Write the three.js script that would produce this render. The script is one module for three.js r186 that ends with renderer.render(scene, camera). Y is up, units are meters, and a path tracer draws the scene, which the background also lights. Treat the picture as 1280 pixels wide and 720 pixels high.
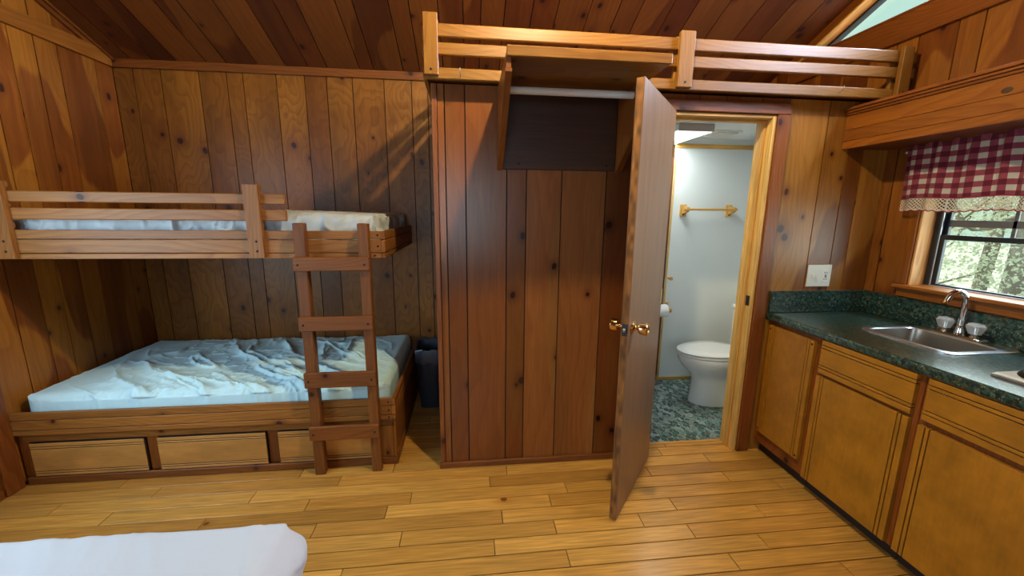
import * as THREE from 'three';
import { RectAreaLightUniformsLib } from 'three/addons/lights/RectAreaLightUniformsLib.js';
import { mergeGeometries, mergeVertices, toCreasedNormals } from 'three/addons/utils/BufferGeometryUtils.js';

// ───────────────────────── camera, sky, lights, exposure ─────────────────────────
const scene = new THREE.Scene();
const camera = new THREE.PerspectiveCamera(72.38, 1280 / 720, 0.05, 200);
camera.rotation.order = 'YXZ';
camera.position.set(0, 1.4917, 0);
camera.rotation.set(-0.1881, -0.11, 0.0088);
RectAreaLightUniformsLib.init();
const renderer = new THREE.WebGLRenderer({ antialias: true });
renderer.toneMapping = THREE.LinearToneMapping;
renderer.toneMappingExposure = 0.80;
renderer.shadowMap.enabled = true;
scene.background = new THREE.Color().setRGB(0.66, 1.0, 0.88);
scene.backgroundIntensity = 1.1;
const sun = new THREE.DirectionalLight(0xfff4e4, 5.0); sun.position.set(12, 20, -15); sun.target.position.set(12, 0, -4); scene.add(sun, sun.target); sun.castShadow = true; Object.assign(sun.shadow.camera, { left: -20, right: 20, top: 20, bottom: -20, near: 1, far: 60 }); sun.shadow.mapSize.set(2048, 2048);

function windowLight(w, h, pos, target, color, intensity) {
  const l = new THREE.RectAreaLight(new THREE.Color().setRGB(...color), intensity, w, h);
  l.position.set(...pos); l.lookAt(...target); scene.add(l); return l;
}
// daylight through the left window, the window behind the camera, the gable window and the kitchen window
windowLight(1.25, 1.2, [-2.40, 1.36, -1.05], [-0.6, 0.75, -1.75], [0.55, 0.78, 1.0], 8.2);
windowLight(1.2, 1.1, [-0.3, 1.5, 1.9], [-0.3, 0.9, 0], [0.55, 0.80, 1.0], 6.0);
windowLight(2.3, 1.1, [2.86, 3.15, -1.55], [0, 1.6, -1.7], [0.60, 0.72, 1.0], 80.0);
windowLight(0.85, 0.42, [2.62, 1.32, -1.42], [0, 1.32, -1.42], [0.80, 0.97, 1.0], 7.0);

// ───────────────────────── helpers ─────────────────────────
function rngOf(seed) { let a = seed >>> 0; return () => { a = (a + 0x6D2B79F5) >>> 0; let t = a; t = Math.imul(t ^ (t >>> 15), t | 1); t ^= t + Math.imul(t ^ (t >>> 7), t | 61); return ((t ^ (t >>> 14)) >>> 0) / 4294967296; }; }
const rnd = rngOf(7);
const R = (a, b) => a + (b - a) * rnd();
const clamp = (x, a = 0, b = 1) => Math.min(b, Math.max(a, x));
const sstep = (a, b, x) => { const t = clamp((x - a) / (b - a)); return t * t * (3 - 2 * t); };
const lerp = (a, b, t) => a + (b - a) * t;
function hash(ix, iy, s) { let h = Math.imul(ix, 374761393) ^ Math.imul(iy, 668265263) ^ Math.imul(s, 2147483647 ^ 0x5bd1e995); h = Math.imul(h ^ (h >>> 13), 1274126177); return ((h ^ (h >>> 16)) >>> 0) / 4294967296; }
// value noise, periodic with px, py cells
function vn(x, y, px, py, s) {
  const x0 = Math.floor(x), y0 = Math.floor(y); let fx = x - x0, fy = y - y0; fx = fx * fx * (3 - 2 * fx); fy = fy * fy * (3 - 2 * fy);
  const m = (a, n) => ((a % n) + n) % n;
  const xa = m(x0, px), xb = m(x0 + 1, px), ya = m(y0, py), yb = m(y0 + 1, py);
  return lerp(lerp(hash(xa, ya, s), hash(xb, ya, s), fx), lerp(hash(xa, yb, s), hash(xb, yb, s), fx), fy);
}
function fbm(x, y, px, py, s, o = 4) { let v = 0, a = 0.5, n = 0; for (let i = 0; i < o; i++) { v += a * vn(x, y, px, py, s + i * 17); n += a; x *= 2; y *= 2; px *= 2; py *= 2; a *= 0.5; } return v / n; }
function tex(w, h, fn, srgb = true) {
  const d = new Uint8Array(w * h * 4);
  for (let y = 0; y < h; y++) for (let x = 0; x < w; x++) { const c = fn(x / w, y / h, x, y), i = (y * w + x) * 4; d[i] = clamp(c[0]) * 255; d[i + 1] = clamp(c[1]) * 255; d[i + 2] = clamp(c[2]) * 255; d[i + 3] = c.length > 3 ? clamp(c[3]) * 255 : 255; }
  const t = new THREE.DataTexture(d, w, h); t.wrapS = t.wrapT = THREE.RepeatWrapping; t.magFilter = THREE.LinearFilter; t.minFilter = THREE.LinearMipmapLinearFilter; t.generateMipmaps = true;
  if (srgb) t.colorSpace = THREE.SRGBColorSpace; t.needsUpdate = true; return t;
}
const hex = h => [((h >> 16) & 255) / 255, ((h >> 8) & 255) / 255, (h & 255) / 255];
const mix3 = (a, b, t) => [lerp(a[0], b[0], t), lerp(a[1], b[1], t), lerp(a[2], b[2], t)];
const mul3 = (a, k) => [a[0] * k, a[1] * k, a[2] * k];

// wood: u covers 1 m across the grain, v covers 2 m along it
function woodTex(seed, o) {
  const kr = rngOf(seed * 31 + 5), knots = [];
  for (let i = 0; i < o.knots; i++) knots.push([kr(), kr(), 0.007 + 0.012 * kr(), kr()]);
  const A = hex(o.light), B = hex(o.ring), C = hex(o.heart), K = hex(o.knot || 0x3a1d0c);
  return tex(o.w || 640, o.h || 1280, (U, V) => {
    let du = 0, kd = 0, kring = 0;
    for (const [ku, kv, r, ph] of knots) {
      let dx = U - ku; dx -= Math.round(dx); let dy = V - kv; dy -= Math.round(dy); dy *= 2;
      const q = Math.hypot(dx, dy * 0.75);
      if (q > r * 9) continue;
      du += dx * 0.9 * Math.exp(-Math.pow(dx / (r * 2.6), 2) - Math.pow(dy / (r * 5), 2));
      const wob = 1 + 0.10 * Math.sin(Math.atan2(dy, dx) * 2 + ph * 6);
      kd = Math.max(kd, 1 - sstep(0.75, 1.15, q / (r * wob)));
      kring = Math.max(kring, 0.75 * Math.exp(-Math.pow(q / (r * 2.2), 2)));
    }
    const wu = U - du;
    const big = fbm(wu * 4, V * 2, 4, 2, seed, 3), big2 = fbm(wu * 3, V * 3, 3, 3, seed + 90, 4);
    let ph = o.swirl ? big2 * o.swirl + fbm(wu * 8, V * 8, 8, 8, seed + 7, 3) * 2.2 : wu * o.rings + (big - 0.5) * o.warp;
    const fr = ph - Math.floor(ph);
    const ring = Math.pow(fr, 2.2) * (1 - sstep(0.9, 1.0, fr));
    const fine = vn(wu * 260, V * 26, 260, 26, seed + 3) * 0.6 + vn(wu * 130, V * 10, 130, 10, seed + 4) * 0.4;
    let c = mix3(A, B, clamp(ring * o.ringAmt));
    const hn = fbm(wu * (o.hu || 3), V * (o.hv || 2), o.hu || 3, o.hv || 2, seed + 40, 3);
    const hm = sstep(o.heartAt, o.heartAt + 0.035, hn) * (0.55 + 0.45 * vn(wu * 40, V * 6, 40, 6, seed + 41)) * o.heartAmt;
    c = mix3(c, C, clamp(hm));
    c = mul3(c, 1 + (fine - 0.5) * o.fine + (big - 0.5) * 0.28);
    c = mix3(c, mul3(K, 1.5), kring * 0.6);
    return mix3(c, K, kd * 0.9);
  });
}
const T = {
  panel: woodTex(11, { light: 0xd6a25c, ring: 0xb67a38, heart: 0x8a4f1f, knot: 0x4a2410, knots: 12, rings: 18, warp: 9, ringAmt: 0.55, heartAt: 0.60, heartAmt: 0.75, fine: 0.16 }),
  ply: woodTex(23, { light: 0xcfa060, ring: 0x9c6a30, heart: 0xa87436, knot: 0x4a2410, knots: 12, swirl: 15, ringAmt: 0.62, heartAt: 0.62, heartAmt: 0.45, fine: 0.14 }),
  cedar: woodTex(37, { light: 0xc68552, ring: 0xa8623a, heart: 0xc99a60, knot: 0x3a1409, knots: 9, rings: 14, warp: 6, ringAmt: 0.42, heartAt: 0.58, heartAmt: 0.6, fine: 0.16, hu: 4, hv: 1 }),
  pine: woodTex(51, { light: 0xd8a766, ring: 0xb77a3c, heart: 0xb98044, knot: 0x4b2511, knots: 9, rings: 34, warp: 12, ringAmt: 0.75, heartAt: 0.66, heartAmt: 0.4, fine: 0.18 }),
  oak: woodTex(67, { light: 0xdcb474, ring: 0xbe8f50, heart: 0xc4975a, knot: 0x7a4f24, knots: 2, rings: 40, warp: 7, ringAmt: 0.32, heartAt: 0.6, heartAmt: 0.35, fine: 0.30 }),
  maple: tex(512, 512, (U, V) => { const a = fbm(U * 10, V * 10, 10, 10, 3, 5), b = vn(U * 180, V * 18, 180, 18, 8), c = fbm(U * 40, V * 40, 40, 40, 19, 2); return mul3(hex(0xcb9448), 0.86 + 0.22 * a + 0.06 * b + 0.10 * (c - 0.5)); }),
  veneer: tex(512, 1024, (U, V) => { const s = vn(U * 150, V * 9, 150, 9, 5) * 0.6 + vn(U * 300, V * 30, 300, 30, 6) * 0.4, b = fbm(U * 6, V * 2, 6, 2, 9, 3); return mul3(mix3(hex(0xa7805a), hex(0xc09a72), b), 0.82 + 0.3 * s); }),
  chip: tex(256, 256, (U, V) => { const a = vn(U * 60, V * 60, 60, 60, 5), b = vn(U * 120, V * 40, 120, 40, 6); return mul3(hex(0xb98a52), 0.6 + 0.5 * a + 0.25 * b); }),
};
// speckled dark-green laminate
T.laminate = tex(512, 512, (U, V) => {
  const a = fbm(U * 40, V * 40, 40, 40, 71, 4), b = fbm(U * 22, V * 22, 22, 22, 77, 3), c = vn(U * 128, V * 128, 128, 128, 79);
  let k = mix3(hex(0x0e201e), hex(0x2c504b), sstep(0.36, 0.70, a)); k = mix3(k, hex(0x8fa890), sstep(0.60, 0.72, b) * sstep(0.45, 0.8, c) * 0.9); k = mix3(k, hex(0x6b5a35), sstep(0.62, 0.7, fbm(U * 30, V * 30, 30, 30, 83, 2)) * 0.55); return k;
});
// printed vinyl: shards of grey-green stone
{
  const n = 26, pr = rngOf(5), P = []; for (let j = 0; j < n; j++) for (let i = 0; i < n; i++) P.push([pr(), pr(), pr(), pr(), pr()]);
  const cols = [0x2f5450, 0x49706a, 0x6c8c86, 0x8fa39d, 0x55605f, 0x3b4a4c, 0x7a8784, 0x234240].map(hex);
  T.vinyl = tex(768, 768, (U, V) => {
    const ang = 0.5 * (fbm(U * 3, V * 3, 3, 3, 2, 2) - 0.5); const x = U * n + ang * 3, y = V * n + 1.6 * fbm(U * 5, V * 5, 5, 5, 12, 2);
    let d1 = 9, d2 = 9, id = 0; const ix = Math.floor(x), iy = Math.floor(y);
    for (let j = -1; j <= 1; j++) for (let i = -1; i <= 1; i++) { const a = (((ix + i) % n) + n) % n, b = (((iy + j) % n) + n) % n, p = P[b * n + a]; const dx = ix + i + p[0] - x, dy = (iy + j + p[1] - y); const sx = dx * (0.6 + 0.6 * p[3]) + dy * (p[4] - 0.5), dd = Math.abs(sx) + Math.abs(dy) * 1.25; if (dd < d1) { d2 = d1; d1 = dd; id = b * n + a; } else if (dd < d2) d2 = dd; }
    const c = cols[Math.floor(P[id][2] * cols.length)], g = 0.75 + 0.5 * fbm(U * 60, V * 60, 60, 60, 4, 3); return mix3(hex(0xa9b7b0), mul3(c, g), sstep(0.03, 0.14, d2 - d1));
  });
}
// woven gingham, one repeat = two checks
T.gingham = tex(128, 128, (U, V, x, y) => { const a = U < 0.5, b = V < 0.5, w = (x + y) % 4 < 2; const red = hex(0x7c0f2c), cream = hex(0xece4d2), midr = hex(0xb8566a); const n = 0.94 + 0.1 * vn(U * 64, V * 64, 64, 64, 3); return mul3(a && b ? red : (a || b) ? (w ? midr : mix3(midr, red, 0.25)) : cream, n); });
T.lace = tex(128, 128, (U, V) => { const f = (a) => Math.abs(a - Math.round(a)); const p = f((U + V) * 4), q = f((U - V) * 4); const net = Math.min(p, q) < 0.17 ? 1 : 0; const band = (V < 0.12 || V > 0.9) ? 1 : 0; const k = Math.max(net, band); return [k, k, k]; }, false);
T.linen = tex(256, 256, (U, V) => { const k = 0.5 + 0.25 * (vn(U * 128, V * 128, 128, 128, 1) - 0.5) + 0.25 * (vn(U * 32, V * 32, 32, 32, 4) - 0.5); return [k, k, k]; }, false);
T.brushed = tex(256, 256, (U, V) => { const k = 0.28 + 0.16 * vn(U * 4, V * 128, 4, 128, 2); return [k, k, k]; }, false);
T.bark = tex(256, 512, (U, V) => mul3(hex(0x9a8f80), 0.6 + 0.6 * fbm(U * 14, V * 8, 14, 8, 3, 4)));
T.litter = tex(512, 512, (U, V) => { const a = fbm(U * 24, V * 24, 24, 24, 31, 4), b = fbm(U * 5, V * 5, 5, 5, 33, 3); return mix3(mix3(hex(0xc9c6ba), hex(0xf0efea), sstep(0.3, 0.7, a)), hex(0xa9b592), sstep(0.45, 0.8, b) * 0.5); });

const std = (o) => { const m = new THREE.MeshStandardMaterial({ roughness: 0.5, metalness: 0, ...o }); if (o.rgb) m.color.setRGB(...o.rgb); delete m.rgb; return m; };
function mat(o) { const { rgb, ...r } = o; const m = new THREE.MeshPhysicalMaterial({ roughness: 0.5, metalness: 0, ...r }); if (rgb) m.color.setRGB(...rgb); return m; }
const tones = (map, list, rough) => list.map(rgb => mat({ map, rgb, roughness: rough }));
const M = {
  left: tones(T.panel, [[0.529, 0.338, 0.103], [0.472, 0.288, 0.085], [0.586, 0.379, 0.117], [0.435, 0.256, 0.075]], 0.42),
  back: tones(T.ply, [[0.402, 0.252, 0.077], [0.362, 0.217, 0.064], [0.435, 0.279, 0.088], [0.322, 0.191, 0.057]], 0.40),
  right: tones(T.panel, [[0.378, 0.233, 0.083], [0.340, 0.199, 0.069], [0.408, 0.260, 0.097]], 0.42),
  tan: tones(T.cedar, [[0.493, 0.401, 0.278], [0.440, 0.359, 0.242]], 0.28),
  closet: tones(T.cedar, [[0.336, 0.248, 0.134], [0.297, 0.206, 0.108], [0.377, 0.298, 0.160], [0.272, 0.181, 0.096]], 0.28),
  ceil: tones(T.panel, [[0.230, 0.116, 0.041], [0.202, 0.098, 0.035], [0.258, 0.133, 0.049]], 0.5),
  pine: tones(T.pine, [[0.62, 0.48, 0.34], [0.56, 0.42, 0.29]], 0.45),
  rail: tones(T.pine, [[0.388, 0.299, 0.092], [0.346, 0.254, 0.077]], 0.42),
  bunk: tones(T.pine, [[0.489, 0.336, 0.156], [0.435, 0.295, 0.133]], 0.5),
  ladder: tones(T.pine, [[0.350, 0.201, 0.090], [0.316, 0.177, 0.078]], 0.5),
  drawer: tones(T.maple, [[0.84, 0.80, 0.86], [0.78, 0.73, 0.76]], 0.45),
  trim: tones(T.pine, [[0.297, 0.152, 0.052], [0.273, 0.137, 0.048]], 0.42),
  redtrim: tones(T.pine, [[0.36, 0.20, 0.14]], 0.38),
  jamb: tones(T.oak, [[1.0, 1.0, 0.80], [0.90, 0.78, 0.48]], 0.4),
  reveal: tones(T.pine, [[0.86, 0.74, 0.66]], 0.5),
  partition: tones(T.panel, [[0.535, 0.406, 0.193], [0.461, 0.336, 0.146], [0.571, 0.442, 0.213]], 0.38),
  oak: tones(T.oak, [[0.860, 0.686, 0.369], [0.780, 0.598, 0.312], [0.930, 0.755, 0.418], [0.720, 0.539, 0.271], [0.820, 0.647, 0.336]], 0.28),
  cab: tones(T.maple, [[0.637, 0.533, 0.155]], 0.38)[0],
  cabFrame: tones(T.pine, [[0.34, 0.17, 0.07]], 0.42)[0],
  beam: tones(T.pine, [[0.50, 0.30, 0.10]], 0.42)[0],
  soffit: tones(T.pine, [[0.387, 0.213, 0.050]], 0.42)[0],
  veneer: mat({ map: T.veneer, rgb: [0.56, 0.47, 0.43], roughness: 0.36 }),
  chip: mat({ map: T.chip, rgb: [0.50, 0.38, 0.24], roughness: 0.8 }),
  knot: mat({ rgb: [0.06, 0.022, 0.008], roughness: 0.5 }),
  groove: mat({ rgb: [0.028, 0.014, 0.008], roughness: 0.8 }),
  screw: mat({ rgb: [0.02, 0.018, 0.016], roughness: 0.5, metalness: 0.5 }),
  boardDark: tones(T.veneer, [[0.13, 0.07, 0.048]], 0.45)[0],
  white: mat({ rgb: [0.74, 0.78, 0.78], roughness: 0.6 }),
  ceilWhite: mat({ rgb: [0.78, 0.82, 0.80], roughness: 0.8 }),
  porcelain: mat({ rgb: [0.80, 0.81, 0.82], roughness: 0.12, clearcoat: 0.5, clearcoatRoughness: 0.05 }),
  plastic: mat({ rgb: [0.78, 0.77, 0.74], roughness: 0.4 }),
  greyPaint: mat({ rgb: [0.42, 0.36, 0.34], roughness: 0.5 }),
  vinyl: mat({ map: T.vinyl, roughness: 0.35 }),
  laminate: mat({ map: T.laminate, roughness: 0.24, clearcoat: 0.7, clearcoatRoughness: 0.28 }),
  steel: mat({ rgb: [0.42, 0.38, 0.33], metalness: 1, roughness: 1.0, roughnessMap: T.brushed }),
  steelRim: mat({ rgb: [0.88, 0.89, 0.92], metalness: 1, roughness: 0.30 }),
  chrome: mat({ rgb: [0.82, 0.80, 0.78], metalness: 1, roughness: 0.06 }),
  brass: mat({ rgb: [0.80, 0.52, 0.22], metalness: 1, roughness: 0.14 }),
  darkMetal: mat({ rgb: [0.06, 0.065, 0.07], metalness: 0.8, roughness: 0.35 }),
  crystal: mat({ rgb: [0.93, 0.95, 0.95], roughness: 0.12, transmission: 0.7, thickness: 0.03, ior: 1.45 }),
  pane: mat({ rgb: [0.97, 0.99, 0.98], roughness: 0.0, transmission: 1, thickness: 0, ior: 1.45 }),
  sash: mat({ rgb: [0.012, 0.014, 0.016], roughness: 0.35 }),
  sashGrey: mat({ rgb: [0.16, 0.15, 0.14], roughness: 0.5 }),
  alu: mat({ rgb: [0.55, 0.56, 0.58], metalness: 0.9, roughness: 0.4 }),
  sheet: mat({ rgb: [0.62, 0.87, 0.92], roughness: 0.9, bumpMap: T.linen, bumpScale: 0.0006, sheen: 0.2 }),
  sheetWhite: mat({ rgb: [0.58, 0.61, 0.66], roughness: 0.9, bumpMap: T.linen, bumpScale: 0.0006 }),
  sheetCream: mat({ rgb: [0.52, 0.55, 0.56], roughness: 0.9, bumpMap: T.linen, bumpScale: 0.0006 }),
  gingham: mat({ map: T.gingham, rgb: [0.55, 0.53, 0.52], roughness: 0.9, side: THREE.DoubleSide, transmission: 0.15, thickness: 0 }),
  lace: mat({ rgb: [0.62, 0.56, 0.45], roughness: 0.9, side: THREE.DoubleSide, alphaMap: T.lace, alphaTest: 0.5 }),
  burgundy: mat({ rgb: [0.27, 0.012, 0.04], roughness: 0.8 }),
  binPlastic: mat({ rgb: [0.02, 0.022, 0.035], roughness: 0.45 }),
  binBag: mat({ rgb: [0.045, 0.05, 0.07], roughness: 0.35 }),
  enamel: mat({ rgb: [0.82, 0.86, 0.90], roughness: 0.15 }),
  black: mat({ rgb: [0.012, 0.010, 0.009], roughness: 0.35 }),
  paper: mat({ rgb: [0.86, 0.86, 0.86], roughness: 0.95 }),
  bark: mat({ map: T.bark, roughness: 0.95 }),
  leafA: mat({ rgb: [0.58, 0.66, 0.47], roughness: 0.8, side: THREE.DoubleSide, transmission: 0.5, thickness: 0 }),
  leafB: mat({ rgb: [0.68, 0.73, 0.58], roughness: 0.8, side: THREE.DoubleSide, transmission: 0.5, thickness: 0 }),
  litter: mat({ map: T.litter, roughness: 1 }),
  stone: mat({ rgb: [0.62, 0.62, 0.60], roughness: 0.95 }),
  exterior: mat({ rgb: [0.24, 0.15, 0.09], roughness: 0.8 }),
  diffuser: mat({ rgb: [0.9, 0.9, 0.9], roughness: 0.5, emissive: new THREE.Color().setRGB(0.92, 1.0, 0.95), emissiveIntensity: 1.7 }),
  bulb: mat({ rgb: [0.95, 0.9, 0.8], roughness: 0.4, emissive: new THREE.Color().setRGB(1.0, 0.74, 0.42), emissiveIntensity: 6 }),
};
const pick = l => Array.isArray(l) ? l[Math.floor(rnd() * l.length)] : l;

const org = new WeakMap(); org.set(scene, [0, 0, 0]);
const used = new Map();
const numbered = n => { const k = used.get(n) || 0; used.set(n, k + 1); return k ? `${n}_${String(k).padStart(3, '0')}` : n; };
function add(parent, o, world) { const b = org.get(parent); org.set(o, world); o.position.set(world[0] - b[0], world[1] - b[1], world[2] - b[2]); parent.add(o); if (o.isMesh) { o.castShadow = o.receiveShadow = true; } return o; }
function thing(name, label, category, at, group) { const g = new THREE.Group(); g.name = numbered(name); g.userData = { label, category }; if (group) g.userData.group = group; return add(scene, g, at); }
function struct(name, geo, m, at, label) { const o = new THREE.Mesh(geo, m); o.name = name; o.userData = { kind: 'structure' }; if (label) o.userData.label = label; return add(scene, o, at); }
function structGroup(name, at, label) { const g = new THREE.Group(); g.name = name; g.userData = { kind: 'structure' }; if (label) g.userData.label = label; return add(scene, g, at); }
function part(parent, name, geo, m, at, label) { const o = new THREE.Mesh(geo, m); o.name = name; if (label) o.userData.label = label; return add(parent, o, at); }
function single(name, geo, m, at, label, category, group) { const o = new THREE.Mesh(geo, m); o.name = numbered(name); o.userData = { label, category }; if (group) o.userData.group = group; return add(scene, o, at); }

// convex solid from faces (lists of points): outward winding, flat normals, uv in metres (u across /1 m, v along grain /2 m)
function convex(faces, grain, ou = 0, ov = 0, tu = 1, tv = 2) {
  let cx = 0, cy = 0, cz = 0, n = 0; for (const f of faces) for (const p of f) { cx += p[0]; cy += p[1]; cz += p[2]; n++; } cx /= n; cy /= n; cz /= n;
  const P = [], N = [], UV = [];
  for (const f of faces) {
    const a = f[0], b = f[1], c = f[2];
    let nx = (b[1] - a[1]) * (c[2] - a[2]) - (b[2] - a[2]) * (c[1] - a[1]), ny = (b[2] - a[2]) * (c[0] - a[0]) - (b[0] - a[0]) * (c[2] - a[2]), nz = (b[0] - a[0]) * (c[1] - a[1]) - (b[1] - a[1]) * (c[0] - a[0]);
    const l = Math.hypot(nx, ny, nz); if (l < 1e-14) continue; nx /= l; ny /= l; nz /= l;
    let g = f; if (nx * (a[0] - cx) + ny * (a[1] - cy) + nz * (a[2] - cz) < 0) { g = f.slice().reverse(); nx = -nx; ny = -ny; nz = -nz; }
    const ab = [Math.abs(nx), Math.abs(ny), Math.abs(nz)], ax = ab.indexOf(Math.max(...ab));
    const uv = p => { if (ax === grain) { const o = [0, 1, 2].filter(i => i !== grain); return [p[o[0]] / tu + ou, p[o[1]] / tv + ov]; } const o = 3 - ax - grain; return [p[o] / tu + ou, p[grain] / tv + ov]; };
    for (let i = 1; i + 1 < g.length; i++) for (const p of [g[0], g[i], g[i + 1]]) { P.push(...p); N.push(nx, ny, nz); UV.push(...uv(p)); }
  }
  const geo = new THREE.BufferGeometry(); geo.setAttribute('position', new THREE.Float32BufferAttribute(P, 3)); geo.setAttribute('normal', new THREE.Float32BufferAttribute(N, 3)); geo.setAttribute('uv', new THREE.Float32BufferAttribute(UV, 2)); return geo;
}
// box with chamfered edges, centred
function cbox(w, h, d, c = 0.003, grain = -1, o = {}) {
  const s = [w / 2, h / 2, d / 2]; c = Math.min(c, w * 0.3, h * 0.3, d * 0.3);
  if (grain < 0) grain = s.indexOf(Math.max(...s));
  const F = [], V = (sx, sy, sz, k) => [sx * (s[0] - (k === 0 ? 0 : c)), sy * (s[1] - (k === 1 ? 0 : c)), sz * (s[2] - (k === 2 ? 0 : c))];
  for (let ax = 0; ax < 3; ax++) for (const sg of [-1, 1]) { const q = []; for (const [a, b] of [[-1, -1], [1, -1], [1, 1], [-1, 1]]) { const t = [0, 0, 0]; t[ax] = sg; t[(ax + 1) % 3] = a; t[(ax + 2) % 3] = b; q.push(V(...t, ax)); } F.push(q); }
  if (c > 0) {
    for (let ax = 0; ax < 3; ax++) { const b = (ax + 1) % 3, d2 = (ax + 2) % 3; for (const i of [-1, 1]) for (const j of [-1, 1]) { const t0 = [0, 0, 0], t1 = [0, 0, 0]; t0[ax] = -1; t1[ax] = 1; t0[b] = t1[b] = i; t0[d2] = t1[d2] = j; F.push([V(...t0, b), V(...t1, b), V(...t1, d2), V(...t0, d2)]); } }
    for (const i of [-1, 1]) for (const j of [-1, 1]) for (const k of [-1, 1]) F.push([V(i, j, k, 0), V(i, j, k, 1), V(i, j, k, 2)]);
  }
  return convex(F, grain, o.ou ?? rnd(), o.ov ?? rnd(), o.tu, o.tv);
}
// board between world bounds
function board(parent, name, x0, x1, y0, y1, z0, z1, m, o = {}) { return part(parent, name, cbox(x1 - x0, y1 - y0, z1 - z0, o.c ?? 0.003, o.grain ?? -1, o), pick(m), [(x0 + x1) / 2, (y0 + y1) / 2, (z0 + z1) / 2], o.label); }
function boxAt(x0, x1, y0, y1, z0, z1, c = 0.002, grain = -1, o = {}) { return cbox(x1 - x0, y1 - y0, z1 - z0, c, grain, o).translate((x0 + x1) / 2, (y0 + y1) / 2, (z0 + z1) / 2); }
// prism: convex 2D outline (a, b) in a plane, from c0 to c1 along the normal; map(a, b, c) -> [x, y, z]
function prism(pts, c0, c1, map, grain, ou = rnd(), ov = rnd(), tu, tv) {
  const f = pts.map(p => map(p[0], p[1], c1)), k = pts.map(p => map(p[0], p[1], c0)); const F = [f, k]; for (let i = 0; i < pts.length; i++) { const j = (i + 1) % pts.length; F.push([f[i], f[j], k[j], k[i]]); }
  return convex(F, grain, ou, ov, tu, tv);
}
function uvOf(g, tu = 1, tv = 1) { // box-projected uv in metres
  const n = g.index ? g.toNonIndexed() : g, p = n.attributes.position, q = n.attributes.normal, uv = []; for (let i = 0; i < p.count; i++) { const ab = [Math.abs(q.getX(i)), Math.abs(q.getY(i)), Math.abs(q.getZ(i))], ax = ab.indexOf(Math.max(...ab)); uv.push((ax === 0 ? p.getZ(i) : p.getX(i)) / tu, (ax === 1 ? p.getZ(i) : p.getY(i)) / tv); }
  n.setAttribute('uv', new THREE.Float32BufferAttribute(uv, 2)); return n;
}
const merge = l => mergeGeometries(l.map(g => { const n = g.index ? g.toNonIndexed() : g; for (const k of Object.keys(n.attributes)) if (!['position', 'normal', 'uv'].includes(k)) n.deleteAttribute(k); return n; }));
function tube(pts, r, seg = 24, rad = 10) { return new THREE.TubeGeometry(new THREE.CatmullRomCurve3(pts.map(p => new THREE.Vector3(...p))), seg, r, rad, false); }
function cyl(r0, r1, h, seg = 20) { return new THREE.CylinderGeometry(r0, r1, h, seg); }
function screwGeo() { return new THREE.SphereGeometry(0.006, 10, 6).scale(1, 1, 0.4); }
const SCREW = screwGeo();
// rings of points -> closed tube surface with caps
function loft(rings, capA = true, capB = true) {
  const P = [], I = [], n = rings[0].length; rings.forEach(r => r.forEach(p => P.push(...p)));
  for (let j = 0; j + 1 < rings.length; j++) for (let i = 0; i < n; i++) { const a = j * n + i, b = j * n + (i + 1) % n, c = a + n, d = b + n; I.push(a, c, b, b, c, d); }
  const cap = (j, flip) => { const c = P.length / 3; let s = [0, 0, 0]; rings[j].forEach(p => { s[0] += p[0] / n; s[1] += p[1] / n; s[2] += p[2] / n; }); P.push(...s); for (let i = 0; i < n; i++) { const a = j * n + i, b = j * n + (i + 1) % n; flip ? I.push(c, a, b) : I.push(c, b, a); } };
  if (capA) cap(0, true); if (capB) cap(rings.length - 1, false);
  const g = new THREE.BufferGeometry(); g.setAttribute('position', new THREE.Float32BufferAttribute(P, 3)); g.setIndex(I); g.computeVertexNormals(); return toCreasedNormals(g, 0.7);
}

// ───────────────────────── room dimensions ─────────────────────────
const XL = -2.44, XR = 2.42, ZB = -3.245, ZC = -2.136, XC = -0.178, ZF = 1.95, ZR = -0.65;
const slope = 0.41, yc = z => z <= ZR ? 2.525 + slope * (z - ZB) : 2.525 + slope * (ZF - z) * ((ZR - ZB) / (ZF - ZR));
const xyPlane = (a, b, c) => [a, b, c], zyPlane = (a, b, c) => [c, b, a];
function strips(a0, a1, fixed, wmin = 0.09, wmax = 0.24) { const cuts = [a0, ...fixed.filter(v => v > a0 && v < a1).sort((x, y) => x - y)]; let v = cuts[cuts.length - 1]; while (a1 - v > wmax * 1.2) { v += R(wmin, wmax); cuts.push(v); } cuts.push(a1); return cuts; }
const GAP = 0.0062, TH = 0.009;

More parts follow.
